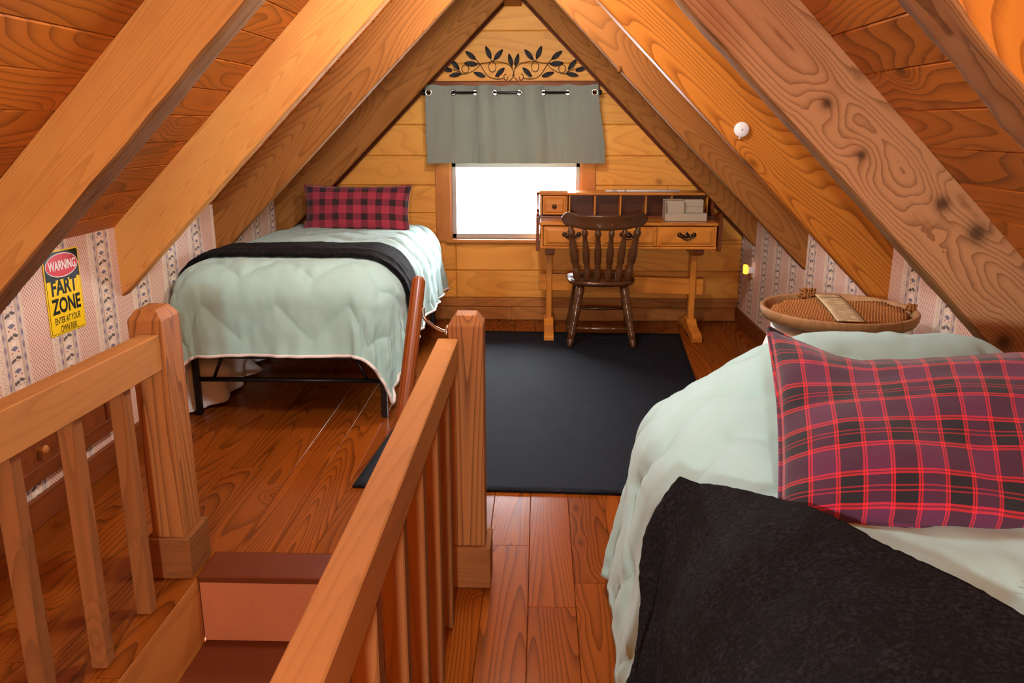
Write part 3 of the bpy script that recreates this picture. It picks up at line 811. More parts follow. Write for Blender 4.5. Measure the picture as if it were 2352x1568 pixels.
# pillows -----------------------------------------------------------
def pillow(name, W, Hh, T, M, m, label, ear=.05, flange=0.0, bend=None, seed=1, n=44, uvo=(0, 0), vs=1.0):
    bm = bmesh.new(); uvl = bm.loops.layers.uv.new('UVMap')
    k = int(n*Hh/W) + 6
    sides = []
    def outline(u, v):
        x = u*W/2*(1-ear*(1-v*v)**1.0*abs(u)**2); y = v*Hh/2*(1-ear*1.4*(1-u*u)*abs(v)**2)
        return x, y
    for sgn in (1, -1):
        V = []
        for i in range(n+1):
            row = []
            for j in range(k+1):
                u, v = -1+2*i/n, -1+2*j/k
                x, y = outline(u, v)
                fu = max(0, 1-abs(u)**2.6)**.55; fv = max(0, 1-abs(v)**2.6)**.55
                h = T/2*fu*fv
                wr = noise.noise(Vector((u*2.6+seed, v*2.2, sgn*2)))*.012 + noise.noise(Vector((u*9+seed, v*6, sgn)))*.005*(1-fu*fv*.6)
                h = max(0.0, h + wr*min(1, 4*fu*fv))
                p = Vector((x, y, sgn*h))
                if bend: p = bend(p, u, v)
                row.append((p, u, v))
            V.append(row)
        sides.append(V)
    vmap = {}
    def vert(s, i, j):
        edge = i in (0, n) or j in (0, k)
        key = (0 if edge else s, i, j)
        if key not in vmap: vmap[key] = bm.verts.new(sides[s][i][j][0])
        return vmap[key]
    for s in (0, 1):
        for i in range(n):
            for j in range(k):
                q = [(i, j), (i+1, j), (i+1, j+1), (i, j+1)]
                if s == 1: q = q[::-1]
                f = bm.faces.new([vert(s, a, b) for a, b in q])
                for lp, (a, b) in zip(f.loops, q):
                    _, u, v = sides[s][a][b]; lp[uvl].uv = (u*W/2+uvo[0], v*Hh/2*vs+uvo[1])
    me = mesh_of(bm, name, True)
    o = new_obj(name, me, m, None, M); tag(o, label, 'pillow')
    # welt along the seam
    ring = [sides[0][i][0][0] for i in range(n+1)] + [sides[0][n][j][0] for j in range(1, k+1)] + [sides[0][i][k][0] for i in range(n-1, -1, -1)] + [sides[0][0][j][0] for j in range(k-1, 0, -1)]
    bmt = tube_bm(ring, .0045, 6, None, True)
    ul = bmt.loops.layers.uv.new('UVMap')
    for f in bmt.faces:
        for lp in f.loops: lp[ul].uv = (lp.vert.co.x+uvo[0], lp.vert.co.y*vs+uvo[1])
    new_obj('welt', mesh_of(bmt, 'welt', True), m, o, M)
    return o
def plane_frame(o, ex, ey):
    X = Vector(ex).normalized(); Y0 = Vector(ey); Y = (Y0 - X*Y0.dot(X)).normalized(); Z = X.cross(Y)
    Mx = Matrix((X, Y, Z)).transposed().to_4x4(); Mx.translation = Vector(o); return Mx
pillow('pillow', .74, .35, .17, plane_frame((-1.245, 5.64, .892), (1, .02, -.004), (0.02, .30, 1.0)), M_plaid_far, 'small red plaid pillow propped at the head of the left bed', ear=.07, seed=4)

# right bed ---------------------------------------------------------
RB = dict(W=1.09, L=2.26, top=.755, rc=.34, r=.24, flare=.16)
rb_world = lambda p: Vector((.83+p.x, 2.60-p.y, p.z))
def r_hump(x, y): return (.13*math.exp(-((y-.36)/.26)**2)*sst(x, -.42, -.08)) - .05*math.exp(-(((x+.42)/.3)**2+((y-.1)/.35)**2))
o = bedding('comforter', a0=-1.12, a1=.80, b0=-.50, b1=2.5, step=.0125, bed_to_world=rb_world, m=M_mint, under=M_under, hump=r_hump, fold=.020, seed=8, xmax=XR-.02, **RB)
tag(o, 'mint green quilted comforter over the near right bed, reaching the floor', 'comforter')
def throw2(u, v):
    # corner at (.30,1.47) in the room; one edge runs towards the viewer's right, one down over the bed side
    e1, e2 = Vector((.488, -.873)), Vector((-.873, -.488))
    p = Vector((.315, 1.67)) + e1*(u*1.30) + e2*(v*1.05)
    return p.x-.83, 2.60-p.y
o = bedding('throw_blanket', a0=0, a1=1.15, b0=0, b1=1.05, step=.0095, bed_to_world=rb_world, m=M_fleece, under=M_fleece, hump=r_hump, quilt=False, fold=.05, thick=.022, seed=8, inset=.042, ripple=lambda u, v: .026*math.exp(-((u-.03)/.02)**2) + .020*math.exp(-((u-.09)/.018)**2)*sst(v, .05, .3) + .014*math.exp(-((u-.17-.1*v)/.02)**2)*sst(v, .1, .4) + .018*noise.noise(Vector((u*7+v*2, v*2.5, 3))) + .0028*noise.noise(Vector((u*95, v*95, 1))), shape=throw2, **RB)
tag(o, 'black fleece throw spread over the foot and side of the near right bed', 'blanket')
def bend2(p, u, v):
    p.x += -.018 + .030*v
    p.z += -.03*u*u*0 + .02*math.sin(u*4+1)*v
    p.y += -.045*max(0, v)*(1-max(0, -u)**3)*1.2
    if u < -.6 and v > .3: p.y += .05*((-u-.6)/.4)*((v-.3)/.7)
    return p
ey = Vector((.215, .40, .235)); 
P0 = Vector((.398, 1.40, .757)); ex = Vector((1, -.05, 0)).normalized()
pillow('pillow', .88, .49, .17, plane_frame(P0 + ex*.44 + ey.normalized()*.235 + Vector((0, 0, .0)), ex, ey), M_plaid, 'large red and navy tartan pillow on the near right bed', ear=.025, bend=bend2, seed=9, n=60, vs=.78)

# ------------------------------------------------------------------ tray table
tb = empty('side_table', 'white plastic side table with arched openings, beneath the round tray', 'table', (1.14, 3.10, 0))
def table_shell():
    bm = bmesh.new(); n = 96; prof = [(0.315, 0.0), (.318, .15), (.312, .30), (.302, .42), (.288, .52), (.27, .60), (.25, .66), (.235, .69)]
    V = [[bm.verts.new((1.14+r*math.cos(2*PI*i/n), 3.10+r*math.sin(2*PI*i/n), z)) for r, z in prof] for i in range(n)]
    for i in range(n):
        ph = ((i+2) % 24)/24.0                       # four legs, arched gaps between
        for j in range(len(prof)-1):
            zt = prof[j+1][1]
            gap = .62 if abs(ph-.5) < .17 else (.55 if abs(ph-.5) < .22 else 0)
            if zt <= gap: continue
            bm.faces.new((V[i][j], V[(i+1) % n][j], V[(i+1) % n][j+1], V[i][j+1]))
    bmesh.ops.delete(bm, geom=[v for v in bm.verts if not v.link_faces], context='VERTS')
    o = new_obj('leg_shell', mesh_of(bm, 'shell', True), M_white, tb)
    sd = o.modifiers.new('wall', 'SOLIDIFY'); sd.thickness = .006; sd.offset = -1
table_shell()
lathe('table_top', [(0, 0), (.235, 0), (.24, .3), (.24, .7), (.235, 1.0), (0, 1.0)], (1.14, 3.10, .688), (1.14, 3.10, .712), M_white, tb, 48)
ty = empty('round_tray', 'round wooden tray with deep rim on the white side table', 'tray', (1.14, 3.10, .715))
lathe('rim', [(0, 0), (.245, 0), (.272, .12), (.283, .5), (.285, .9), (.281, 1.0), (.272, 1.0), (.266, .85), (.262, .55), (.25, .25), (0, .24)], (1.14, 3.10, .735), (1.14, 3.10, .785), M_tray, ty, 72)
for k in range(4):
    a = PI/4+k*PI/2
    slab('foot', 1.14+.16*math.cos(a)-.02, 1.14+.16*math.cos(a)+.02, 3.10+.16*math.sin(a)-.02, 3.10+.16*math.sin(a)+.02, .712, .736, M_tray, ty, 'X', .002)
# rope mat in the tray
mt = empty('rope_mat', 'brown jute rope placemat with fringed ends lying in the tray', 'placemat', (1.14, 3.10, .75))
rq = random.Random(6)
nr = 26
rot = Matrix.Rotation(math.radians(6), 4, 'Z')
for k in range(nr):
    v = -.205 + .41*k/(nr-1)
    half = math.sqrt(max(.0, .242**2 - v*v))*.99
    pts = []
    for s in range(13):
        q = -half + 2*half*s/12
        z = .757 + .016*math.exp(-(q/.10)**2) + .018*sst(q, .12, .24) + .003*math.sin(q*40+k)
        p = rot @ Vector((q, v, 0)); pts.append((1.14+p.x, 3.10+p.y, z))
    tube('rope', pts, .0088, M_jute, mt, 6)
for cx, cy, cz, rad in ((1.095, 3.335, .792, .030), (1.40, 3.07, .792, .018)):
    pts = []
    for s in range(90):
        a = s*1.7; q = s/90
        pts.append((cx + rad*1.15*math.cos(a)*math.sin(q*PI), cy + rad*.5*math.sin(a*.7), cz + rad*.65*math.sin(a*1.3)))
    tube('fringe', pts, .0045, M_jute, mt, 5)
def paper_band():
    p0, p1 = Vector((1.152, 3.27, .800)), Vector((1.102, 2.862, .786))
    M, L = frame_of(p0, p1)
    bm, V = grid_bm(20, 4, lambda i, j: Vector((L*i/20, -.05+.1*j/4, .004*math.sin(PI*i/20))))
    o = new_obj('paper_band', mesh_of(bm, 'band', True), M_band, mt, M)
    sd = o.modifiers.new('thickness', 'SOLIDIFY'); sd.thickness = .002
    return o
paper_band()

# ------------------------------------------------------------------ desk
dk = empty('writing_desk', 'pine writing desk with three drawers and a pigeonhole gallery below the window', 'desk', (.59, 5.85, 0))
dx0, dx1, dyf, dyb = .005, 1.205, 5.60, 6.14
zb, zt_ = .655, .80
def dbox(nm, x0, x1, y0, y1, z0, z1, m=M_pine, al='X', bev=.003, par=None): return slab(nm, x0, x1, y0, y1, z0, z1, m, par or dk, al, bev)
dbox('desktop', dx0-.005, dx1+.005, dyf-.012, dyb, zt_, zt_+.02, bev=.006)
dbox('apron', dx0, dx1, dyb-.02, dyb, zb, zt_)
dbox('base_board', dx0, dx1, dyf-.004, dyb, zb-.014, zb+.004, bev=.004)
dbox('divider', dx0+.005, dx0+.022, dyf, dyb-.02, zb, zt_, al='Z'); dbox('divider', dx1-.022, dx1-.005, dyf, dyb-.02, zb, zt_, al='Z')
dw = (dx1-dx0-.06)/3
for k in range(3):
    a = dx0+.022+.004+k*(dw+.008); b = a+dw
    if k < 2: dbox('divider', b+.0, b+.010, dyf, dyb-.02, zb, zt_, al='Z')
    d = dbox('drawer', a, b-.002, dyf-.006, dyf+.30, zb+.008, zt_-.006, bev=.003)
    # raised field with sloped borders
    bm = bmesh.new()
    o_ = [(a+.012, zb+.018), (b-.014, zb+.018), (b-.014, zt_-.016), (a+.012, zt_-.016)]
    i_ = [(a+.034, zb+.036), (b-.036, zb+.036), (b-.036, zt_-.034), (a+.034, zt_-.034)]
    A = [bm.verts.new((x, dyf-.0065, z)) for x, z in o_]; B = [bm.verts.new((x, dyf-.016, z)) for x, z in i_]
    for q in range(4): bm.faces.new((A[q], A[(q+1) % 4], B[(q+1) % 4], B[q]))
    bm.faces.new(B); bmesh.ops.recalc_face_normals(bm, faces=bm.faces[:])
    new_obj('raised_panel', mesh_of(bm, 'panel'), M_pine, d)
    cx, cz = (a+b)/2, (zb+zt_)/2+.008
    h_ = lathe('bail_pull', [(0, 0), (.017, 0), (.014, .5), (.006, 1.0), (0, 1.0)], (cx-.048, dyf-.016, cz+.006), (cx-.048, dyf-.026, cz+.006), M_brass, d, 12)
    bm = tube_bm([(cx-.05+.10*s/12, dyf-.030, cz+.004-.030*math.sin(PI*s/12)) for s in range(13)], .0042, 8)
    lathe_bm([(0, 0), (.017, 0), (.014, .005), (.006, .010), (0, .010)], 12, bm, Matrix.Translation((cx+.048, dyf-.016, cz+.006)) @ Matrix.Rotation(PI/2, 4, 'X'))
    # pierced back plate: three lobes
    for px_, pz_, pr_ in ((-.03, 0, .016), (0, .004, .02), (.03, 0, .016), (0, .02, .010)):
        lathe_bm([(0, 0), (pr_, 0), (pr_*.8, .004), (0, .004)], 12, bm, Matrix.Translation((cx+px_, dyf-.016, cz+pz_-.004)) @ Matrix.Rotation(PI/2, 4, 'X'))
    new_obj('bail_pull', mesh_of(bm, 'pull', True), M_brass, d)
# shaped end panels
def end_panel(x0, x1):
    prof = [(5.575, .63), (5.575, .86), (5.60, .885), (5.64, .875), (5.70, .85), (5.84, .85), (5.875, .88), (5.885, .985), (5.90, 1.0), (6.15, 1.0), (6.15, .63)]
    bm = prism_bm(prof, x0, x1, .003)            # polygon in (y, z), extruded in x
    for v in bm.verts: v.co = Vector((v.co.y, v.co.x, v.co.z))
    bmesh.ops.recalc_face_normals(bm, faces=bm.faces[:])
    new_obj('end_panel', mesh_of(bm, 'end_panel'), M_pine_d, dk)
end_panel(dx0-.025, dx0-.003); end_panel(dx1+.003, dx1+.025)
# gallery
gy0, gy1, gz0, gz1 = 5.90, 6.13, .82, .985
dbox('gallery_top', .0, 1.15+.05, gy0-.02, gy1, gz1-.004, gz1+.014, bev=.005)
dbox('gallery_shelf', dx0, dx1, gy0-.012, gy1, gz0, gz0+.016, M_pine_d)
dbox('gallery_back', dx0, dx1, gy1-.012, gy1, gz0, gz1, M_pine_d)
for x in (.015, .195, .215, .395, .575, .755, .935, 1.185):
    dbox('pigeonhole_divider', x-.006, x+.006, gy0, gy1-.012, gz0+.016, gz1-.004, al='Z')
gd = dbox('gallery_drawer', .026, .188, gy0-.006, gy0+.15, gz0+.022, gz1-.010, bev=.003)
bm = bmesh.new()
A = [bm.verts.new((x, gy0-.0065, z)) for x, z in ((.036, gz0+.034), (.178, gz0+.034), (.178, gz1-.022), (.036, gz1-.022))]
B = [bm.verts.new((x, gy0-.014, z)) for x, z in ((.05, gz0+.046), (.164, gz0+.046), (.164, gz1-.034), (.05, gz1-.034))]
for q in range(4): bm.faces.new((A[q], A[(q+1) % 4], B[(q+1) % 4], B[q]))
bm.faces.new(B); bmesh.ops.recalc_face_normals(bm, faces=bm.faces[:]); new_obj('raised_panel', mesh_of(bm, 'panel'), M_pine, gd)
lathe('knob', [(.013, 0), (.008, .3), (.010, .5), (.016, .75), (.012, 1.0), (0, 1.0)], (.107, gy0-.014, .902), (.107, gy0-.034, .902), M_brass, gd, 14)
dbox('gallery_rail', .0, .2, gy0-.024, gy0-.004, .99, 1.012, bev=.004)
# trestle legs
for x in (.075, 1.10):
    lg = bar('trestle_leg', (x, 5.86, .05), (x, 5.86, .62), .075, .042, M_pine, dk, (1, 0, 0), .005)
    bm = prism_bm([(5.545, 0), (5.545, .035), (5.58, .055), (5.75, .075), (5.80, .11), (5.92, .11), (5.97, .075), (6.12, .055), (6.15, .035), (6.15, 0), (6.05, 0), (6.0, .015), (5.70, .015), (5.65, 0)], x-.034, x+.034, .003)
    for v in bm.verts: v.co = Vector((v.co.y, v.co.x, v.co.z))
    bmesh.ops.recalc_face_normals(bm, faces=bm.faces[:]); new_obj('trestle_foot', mesh_of(bm, 'foot'), M_pine, dk)
    bm = prism_bm([(5.64, .642), (6.10, .642), (6.10, .60), (6.0, .575), (5.74, .575), (5.64, .60)], x-.03, x+.03, .003)
    for v in bm.verts: v.co = Vector((v.co.y, v.co.x, v.co.z))
    bmesh.ops.recalc_face_normals(bm, faces=bm.faces[:]); new_obj('trestle_head', mesh_of(bm, 'head'), M_pine_d, dk)
bar('stretcher', (.0, 5.86, .365), (1.18, 5.86, .335), .026, .115, M_pine, dk)
for x, z in ((.04, .362), (1.135, .336)):
    bar('wedge', (x, 5.86, z-.05), (x, 5.86, z+.05), .012, .016, M_pine_d, dk, (0, 1, 0))
# things on the desk
def organizer():
    o = empty('desk_organizer', 'pale stepped plastic organizer box on the right end of the desk', 'organizer', (1.0, 5.79, .821))
    Mw = Matrix.Translation((1.005, 5.775, .821))
    def part(nm, *b): new_obj(nm, mesh_of(box_bm(*b, .002), nm), M_basket, o, Mw)
    part('tray_front', -.142, .142, -.075, -.07, 0, .052); part('tray_side', -.142, -.137, -.07, .07, 0, .135); part('tray_side', .137, .142, -.07, .07, 0, .052)
    part('tray_base', -.142, .142, -.075, .07, 0, .004); part('tray_back', -.142, .127, .065, .07, 0, .14)
    part('tall_bin', -.142, -.012, -.04, -.035, .05, .135); part('tall_bin', -.012, -.007, -.04, .065, .05, .135)
    part('mid_bin', -.007, .127, -.01, -.005, .05, .14); part('mid_bin', .122, .127, -.005, .065, .05, .14); part('step', -.142, .142, -.04, -.035, .004, .052)
    part('step', -.007, .142, -.04, -.01, .048, .052); part('shelf', -.142, -.007, -.035, .065, .131, .135); part('shelf', -.007, .127, -.005, .065, .136, .14); part('band', -.007, .127, -.014, -.010, .092, .096)
organizer()
bl_ = empty('rolled_blind', 'thin white rolled blind lying along the top of the desk gallery', 'blind', (.73, 5.95, .999))
tube('roll', [(.47, 5.935, 1.007), (.99, 5.945, 1.007)], .0075, M_white, bl_, 10)
new_obj('bracket', mesh_of(box_bm(.52, .545, 5.922, 5.955, .9995, 1.018, .002), 'bracket'), M_basket, bl_)
new_obj('bracket', mesh_of(box_bm(.60, .615, 5.922, 5.955, .9995, 1.018, .002), 'bracket'), M_basket, bl_)
pp = slab('paper_sheet', .86, 1.0, 5.97, 6.10, .9995, 1.004, M_white, None, 'X', .0005); tag(pp, 'small white paper stack behind the rolled blind on the gallery', 'paper')

# ------------------------------------------------------------------ chair
ch = empty('spindle_chair', 'dark brown wooden spindle-back chair standing at the desk', 'chair', (.425, 5.58, 0))
def W_(x, y, z): return (.425+x, 5.58+y, z)
def seat():
    bm = bmesh.new(); n = 48; rings = []
    def outline(t, s):
        c, q = math.cos(t), math.sin(t)
        e = 3.0
        rx, ry = .235*s, .22*s
        x = rx*math.copysign(abs(c)**(2/e), c); y = ry*math.copysign(abs(q)**(2/e), q)
        return x*(1.0 + .06*(y/.22)), y
    prof = [(.0, .420), (.86, .418), (.97, .426), (1.0, .440), (.985, .453), (.93, .457), (.75, .449), (.45, .440), (0, .439)]
    for s, z in prof:
        if s == 0: rings.append([bm.verts.new(W_(0, 0, z))]); continue
        rings.append([bm.verts.new(W_(*outline(2*PI*i/n, s), z + (.006 if s < .9 and z > .43 and math.sin(2*PI*i/n) > .3 else 0))) for i in range(n)])
    for A, B in zip(rings, rings[1:]):
        for i in range(n):
            j = (i+1) % n
            if len(A) == 1: bm.faces.new((A[0], B[i], B[j]))
            elif len(B) == 1: bm.faces.new((A[i], A[j], B[0]))
            else: bm.faces.new((A[i], A[j], B[j], B[i]))
    bmesh.ops.recalc_face_normals(bm, faces=bm.faces[:])
    new_obj('seat', mesh_of(bm, 'seat', True), M_chair, ch)
seat()
legp = [(.011, 0), (.013, .02), (.019, .12), (.0165, .125), (.0165, .135), (.020, .16), (.023, .24), (.0195, .27), (.0195, .28), (.022, .30), (.0175, .33), (.021, .42), (.0245, .58), (.021, .68), (.019, .69), (.019, .70), (.023, .72), (.0185, .74), (.024, .80), (.0255, .90), (.022, 1.0)]
back_feet = ((-.215, -.215), (.215, -.225)); front_feet = ((-.21, .275), (.235, .27))
legp = [(r*1.2, z) for r, z in legp]
for fx_, fy_ in back_feet: lathe('leg', legp, W_(fx_, fy_, 0 if False else .0105), W_(fx_*.66, fy_*.62, .425), M_chair, ch)
for fx_, fy_ in front_feet: lathe('leg', legp, W_(fx_, fy_, 0.0), W_(fx_*.7, fy_*.55, .425), M_chair, ch)
def on_leg(f, k, q): 
    a = Vector(W_(f[0], f[1], .01)); b = Vector(W_(f[0]*.68, f[1]*k, .425)); return a.lerp(b, q)
strp = [(.008, 0), (.0095, .25), (.012, .29), (.009, .31), (.011, .34), (.014, .5), (.011, .66), (.009, .69), (.012, .71), (.0095, .75), (.008, 1.0)]
lathe('stretcher', strp, on_leg(back_feet[0], .62, .30), on_leg(back_feet[1], .62, .30), M_chair, ch, 12)
lathe('stretcher', strp, on_leg(front_feet[0], .55, .42), on_leg(front_feet[1], .55, .42), M_chair, ch, 12)
for s in (0, 1): lathe('stretcher', strp, on_leg(back_feet[s], .62, .38), on_leg(front_feet[s], .55, .38), M_chair, ch, 12)
spp = [(.011, 0), (.016, .05), (.019, .15), (.0165, .22), (.013, .255), (.0145, .27), (.012, .285), (.0185, .34), (.0195, .50), (.014, .68), (.011, .77), (.0165, .80), (.018, .84), (.013, .875), (.010, .92), (.010, 1.0)]
spp = [(r*1.22, z) for r, z in spp]
xs_b = [-.165, -.10, -.035, .035, .10, .165]; xs_t = [-.225, -.135, -.045, .045, .135, .225]
for a, b in zip(xs_b, xs_t):
    yb = -.185 + .10*(abs(a)/.165)**2*.35
    lathe('spindle', spp if abs(a) < .15 else [(r*1.18, z) for r, z in spp], W_(a, yb, .45), W_(b, -.245+.10*(b/.225)**2*.6 - .02, .845), M_chair, ch, 14)
def crest():
    n = 36; bm = bmesh.new(); rings = []
    for i in range(n+1):
        u = -1+2*i/n; x = .282*u
        y = -.262 + .085*u*u
        base = .800 + .034*abs(u)**2.2
        topz = .897 + .012*math.cos(u*PI*1.0)*.3 + .024*math.exp(-((abs(u)-.82)/.14)**2)
        if abs(u) > .88:
            q = (abs(u)-.88)/.12; k = math.sqrt(max(0.0, 1-q*q)); mid = (topz+base)/2+.004; topz = mid+(topz-mid)*max(k, .12); base = mid-(mid-base)*max(k, .12)
        h = (topz-base)/2; cz = (topz+base)/2
        ring = []
        for k in range(14):
            t = 2*PI*k/14; c, s = math.cos(t), math.sin(t)
            ring.append(bm.verts.new(W_(x, y + .013*math.copysign(abs(c)**.6, c) - .05*(cz-.85) - .018*(s if s > 0 else 0), cz + h*math.copysign(abs(s)**.75, s))))
        rings.append(ring)
    for A, B in zip(rings, rings[1:]):
        for k in range(14): bm.faces.new((A[k], A[(k+1) % 14], B[(k+1) % 14], B[k]))
    bm.faces.new(rings[0][::-1]); bm.faces.new(rings[-1]); bmesh.ops.recalc_face_normals(bm, faces=bm.faces[:])
    new_obj('crest_rail', mesh_of(bm, 'crest', True), M_chair, ch)
crest()

# ------------------------------------------------------------------ curtain
GX = [-.619, -.464, -.322, -.15, .023, .195]
knots_ = [-.815] + GX + [.41]
rod = empty('curtain_rod', 'thin black curtain rod with ball ends above the window', 'rod', (-.2, 6.10, 1.682))
tube('rod', [(-.80, 6.105, 1.682), (.395, 6.105, 1.682)], .0085, M_black, rod, 12)
for x, sg in ((-.80, -1), (.395, 1)):
    lathe('finial', [(.009, 0), (.012, .15), (.009, .25), (.017, .45), (.020, .65), (.014, .9), (0, 1.0)], (x, 6.105, 1.682), (x+sg*.045, 6.105, 1.682), M_black, rod, 14)
    tube('rod_bracket', [(x-sg*.02, 6.105, 1.682), (x-sg*.02, 6.15, 1.69), (x-sg*.02, 6.166, 1.72)], .006, M_black, rod, 8)
def wave_y(x):
    for k, (a, b) in enumerate(zip(knots_, knots_[1:])):
        if x <= b or k == len(knots_)-2:
            q = min(1, max(0, (x-a)/(b-a)))
            am = .044 if k % 2 == 0 else .026
            if k == 0: s = math.cos(q*PI/2)**.6
            elif k == len(knots_)-2: s = math.sin(q*PI/2)**.6
            else: s = math.sin(q*PI)
            return (-am if k % 2 == 0 else am)*s
def curtain():
    nx, nz_ = 240, 96; z0, z1 = 1.19, 1.732
    def fn(i, j):
        u = i/nx; t = j/nz_
        x = -.812 + 1.222*u
        wv = wave_y(x); down = 1-t
        xx = x + (.058*u*sst(down, .0, .9) - .004*(1-u)) + .004*noise.noise(Vector((t*4, u*3, 0)))
        y = 6.105 + wv*(1 - .25*down) + .008*noise.noise(Vector((u*12, t*2, 4)))*(.4+down*2) + .004*noise.noise(Vector((u*40, t*2, 1)))
        z = z0 + (z1-z0)*t + .004*noise.noise(Vector((u*14, 0, 2)))*(1 if t < .02 or t > .98 else .3) + (.004*math.sin(u*40) if t > .97 else 0)
        return Vector((xx, y, z))
    bm, V = grid_bm(nx, nz_, fn)
    kill = []
    for gx in GX + [-.79, .385]:
        c = Vector((gx, 0, 1.682))
        for row in V:
            for v in row:
                # test on the undeformed cloth
                if (v.co.x-gx)**2*3.0 + (v.co.z-1.682)**2 < .017**2: kill.append(v)
    bmesh.ops.delete(bm, geom=list(set(kill)), context='VERTS')
    o = new_obj('valance_curtain', mesh_of(bm, 'valance', True), M_sage); tag(o, 'sage grey-green grommet valance curtain over the top of the window', 'curtain')
    sd = o.modifiers.new('thickness', 'SOLIDIFY'); sd.thickness = .0016
    for gx in GX + [-.79, .385]:
        k = min(range(len(knots_)), key=lambda q: abs(knots_[q]-gx))
        slope = (wave_y(gx+.008)-wave_y(gx-.008))/.016
        dirx = Vector((1, slope, 0)).normalized()
        cc = Vector((gx, 6.105+wave_y(gx), 1.682))
        pts = [cc + dirx*(.0205*math.cos(2*PI*s/24)) + Vector((0, 0, .0205*math.sin(2*PI*s/24))) for s in range(24)]
        new_obj('grommet', mesh_of(tube_bm(pts, .0042, 8, None, True), 'grommet', True), M_chrome, o)
curtain()

# ------------------------------------------------------------------ wrought-iron scroll above the window
sv = empty('iron_scroll', 'black wrought-iron leaf and vine scroll on the wall above the curtain', 'wall art', (-.195, YB-.004, 1.76))
def dcv(cx, cy, dy=0.0): return Vector((-.716 + (cx-285)*.000796, YB-.018-dy, 1.842 + (628-cy)*.000757))
def smooth_path(P, n=10):
    out = []
    for i in range(len(P)-1):
        p0 = P[max(i-1, 0)]; p1 = P[i]; p2 = P[i+1]; p3 = P[min(i+2, len(P)-1)]
        for s in range(n):
            t = s/n
            out.append(tuple(.5*((2*b)+(c-a)*t+(2*a-5*b+4*c-d)*t*t+(-a+3*b-3*c+d)*t**3) for a, b, c, d in zip(p0, p1, p2, p3)))
    out.append(P[-1]); return out
stems = [
    [(880, 690), (866, 672), (882, 664), (898, 690), (880, 722), (855, 705), (858, 672), (890, 664)],
    [(895, 690), (890, 715), (872, 720), (858, 700), (862, 672), (880, 668)],
    [(905, 730), (940, 690), (938, 630), (900, 585), (840, 562), (770, 552), (700, 565), (650, 575)],
    [(855, 706), (790, 712), (720, 690), (680, 640), (640, 575), (600, 530), (560, 500)],
    [(650, 575), (600, 625), (540, 655), (490, 665), (440, 640), (390, 620), (340, 610)],
    [(490, 665), (450, 675), (410, 680)], [(470, 655), (440, 620), (420, 590)], [(640, 578), (600, 570), (560, 565)],
    [(750, 553), (735, 520), (720, 480)], [(752, 553), (790, 515), (815, 480)], [(935, 620), (925, 580), (915, 540)], [(690, 680), (660, 672), (630, 670)], [(800, 708), (820, 670), (835, 640)],
]
loops = [(510, 620, 32, 36), (753, 602, 33, 46)]
leaves = [((285, 605), (390, 640)), ((383, 537), (455, 628)), ((365, 682), (470, 665)), ((515, 463), (605, 535)), ((500, 568), (620, 580)), ((695, 418), (742, 530)), ((848, 448), (770, 540)),
          ((902, 485), (930, 598)), ((585, 652), (690, 690)), ((780, 692), (862, 612))]
mx_ = 945.0
def leaf_mesh(p_tip, p_base):
    T, B = dcv(*p_tip, .003), dcv(*p_base, .003); d = T-B; L = d.length; d.normalize(); s = Vector((d.z, 0, -d.x)); wd = L*.21
    bm = bmesh.new(); n = 12; rows = []
    for i in range(n+1):
        t = i/n; hw = wd*math.sin(PI*min(1, t*.96+.02))**.8*(1.0-.25*t)
        c = B + d*(L*t)
        rows.append([bm.verts.new(c - s*hw + Vector((0, -.004, 0))), bm.verts.new(c + Vector((0, 0, 0))), bm.verts.new(c + s*hw + Vector((0, -.004, 0)))])
    for i, (a, b) in enumerate(zip(rows, rows[1:])):
        for k in (0, 1):
            bm.faces.new((a[k], a[k+1], b[k+1], b[k]))
    # pierced veins: inset some faces away
    bm.normal_update()
    res = bmesh.ops.inset_individual(bm, faces=[f for f in bm.faces], thickness=min(.0012, L*.02))
    kill = [f for f in bm.faces if len(f.verts) == 4 and f.calc_area() > 1e-9]
    inner = [f for k, f in enumerate(bm.faces) if k < 0]
    return bm, T, B
for mirror in (0, 1):
    fm = (lambda c: (2*mx_-c[0], c[1])) if mirror else (lambda c: c)
    for st in stems[1:]:
        tube('stem', [dcv(*fm(p)) for p in smooth_path(st, 6)], .0022, M_iron, sv, 6)
    for (cx, cy, ra, rb_) in loops:
        tube('loop', [dcv(*fm((cx+ra*math.cos(2*PI*k/20), cy+rb_*math.sin(2*PI*k/20)))) for k in range(20)], .0021, M_iron, sv, 6, True)
    for tp, bs in leaves:
        bm, T, B = leaf_mesh(fm(tp), fm(bs))
        me = mesh_of(bm, 'leaf'); o = new_obj('leaf', me, M_iron, sv)
        sd = o.modifiers.new('gauge', 'SOLIDIFY'); sd.thickness = .0014
new_obj('mounting_clip', mesh_of(box_bm(-.2, -.19, YB-.022, YB+.001, 1.80, 1.81, .001), 'clip'), M_iron, sv)

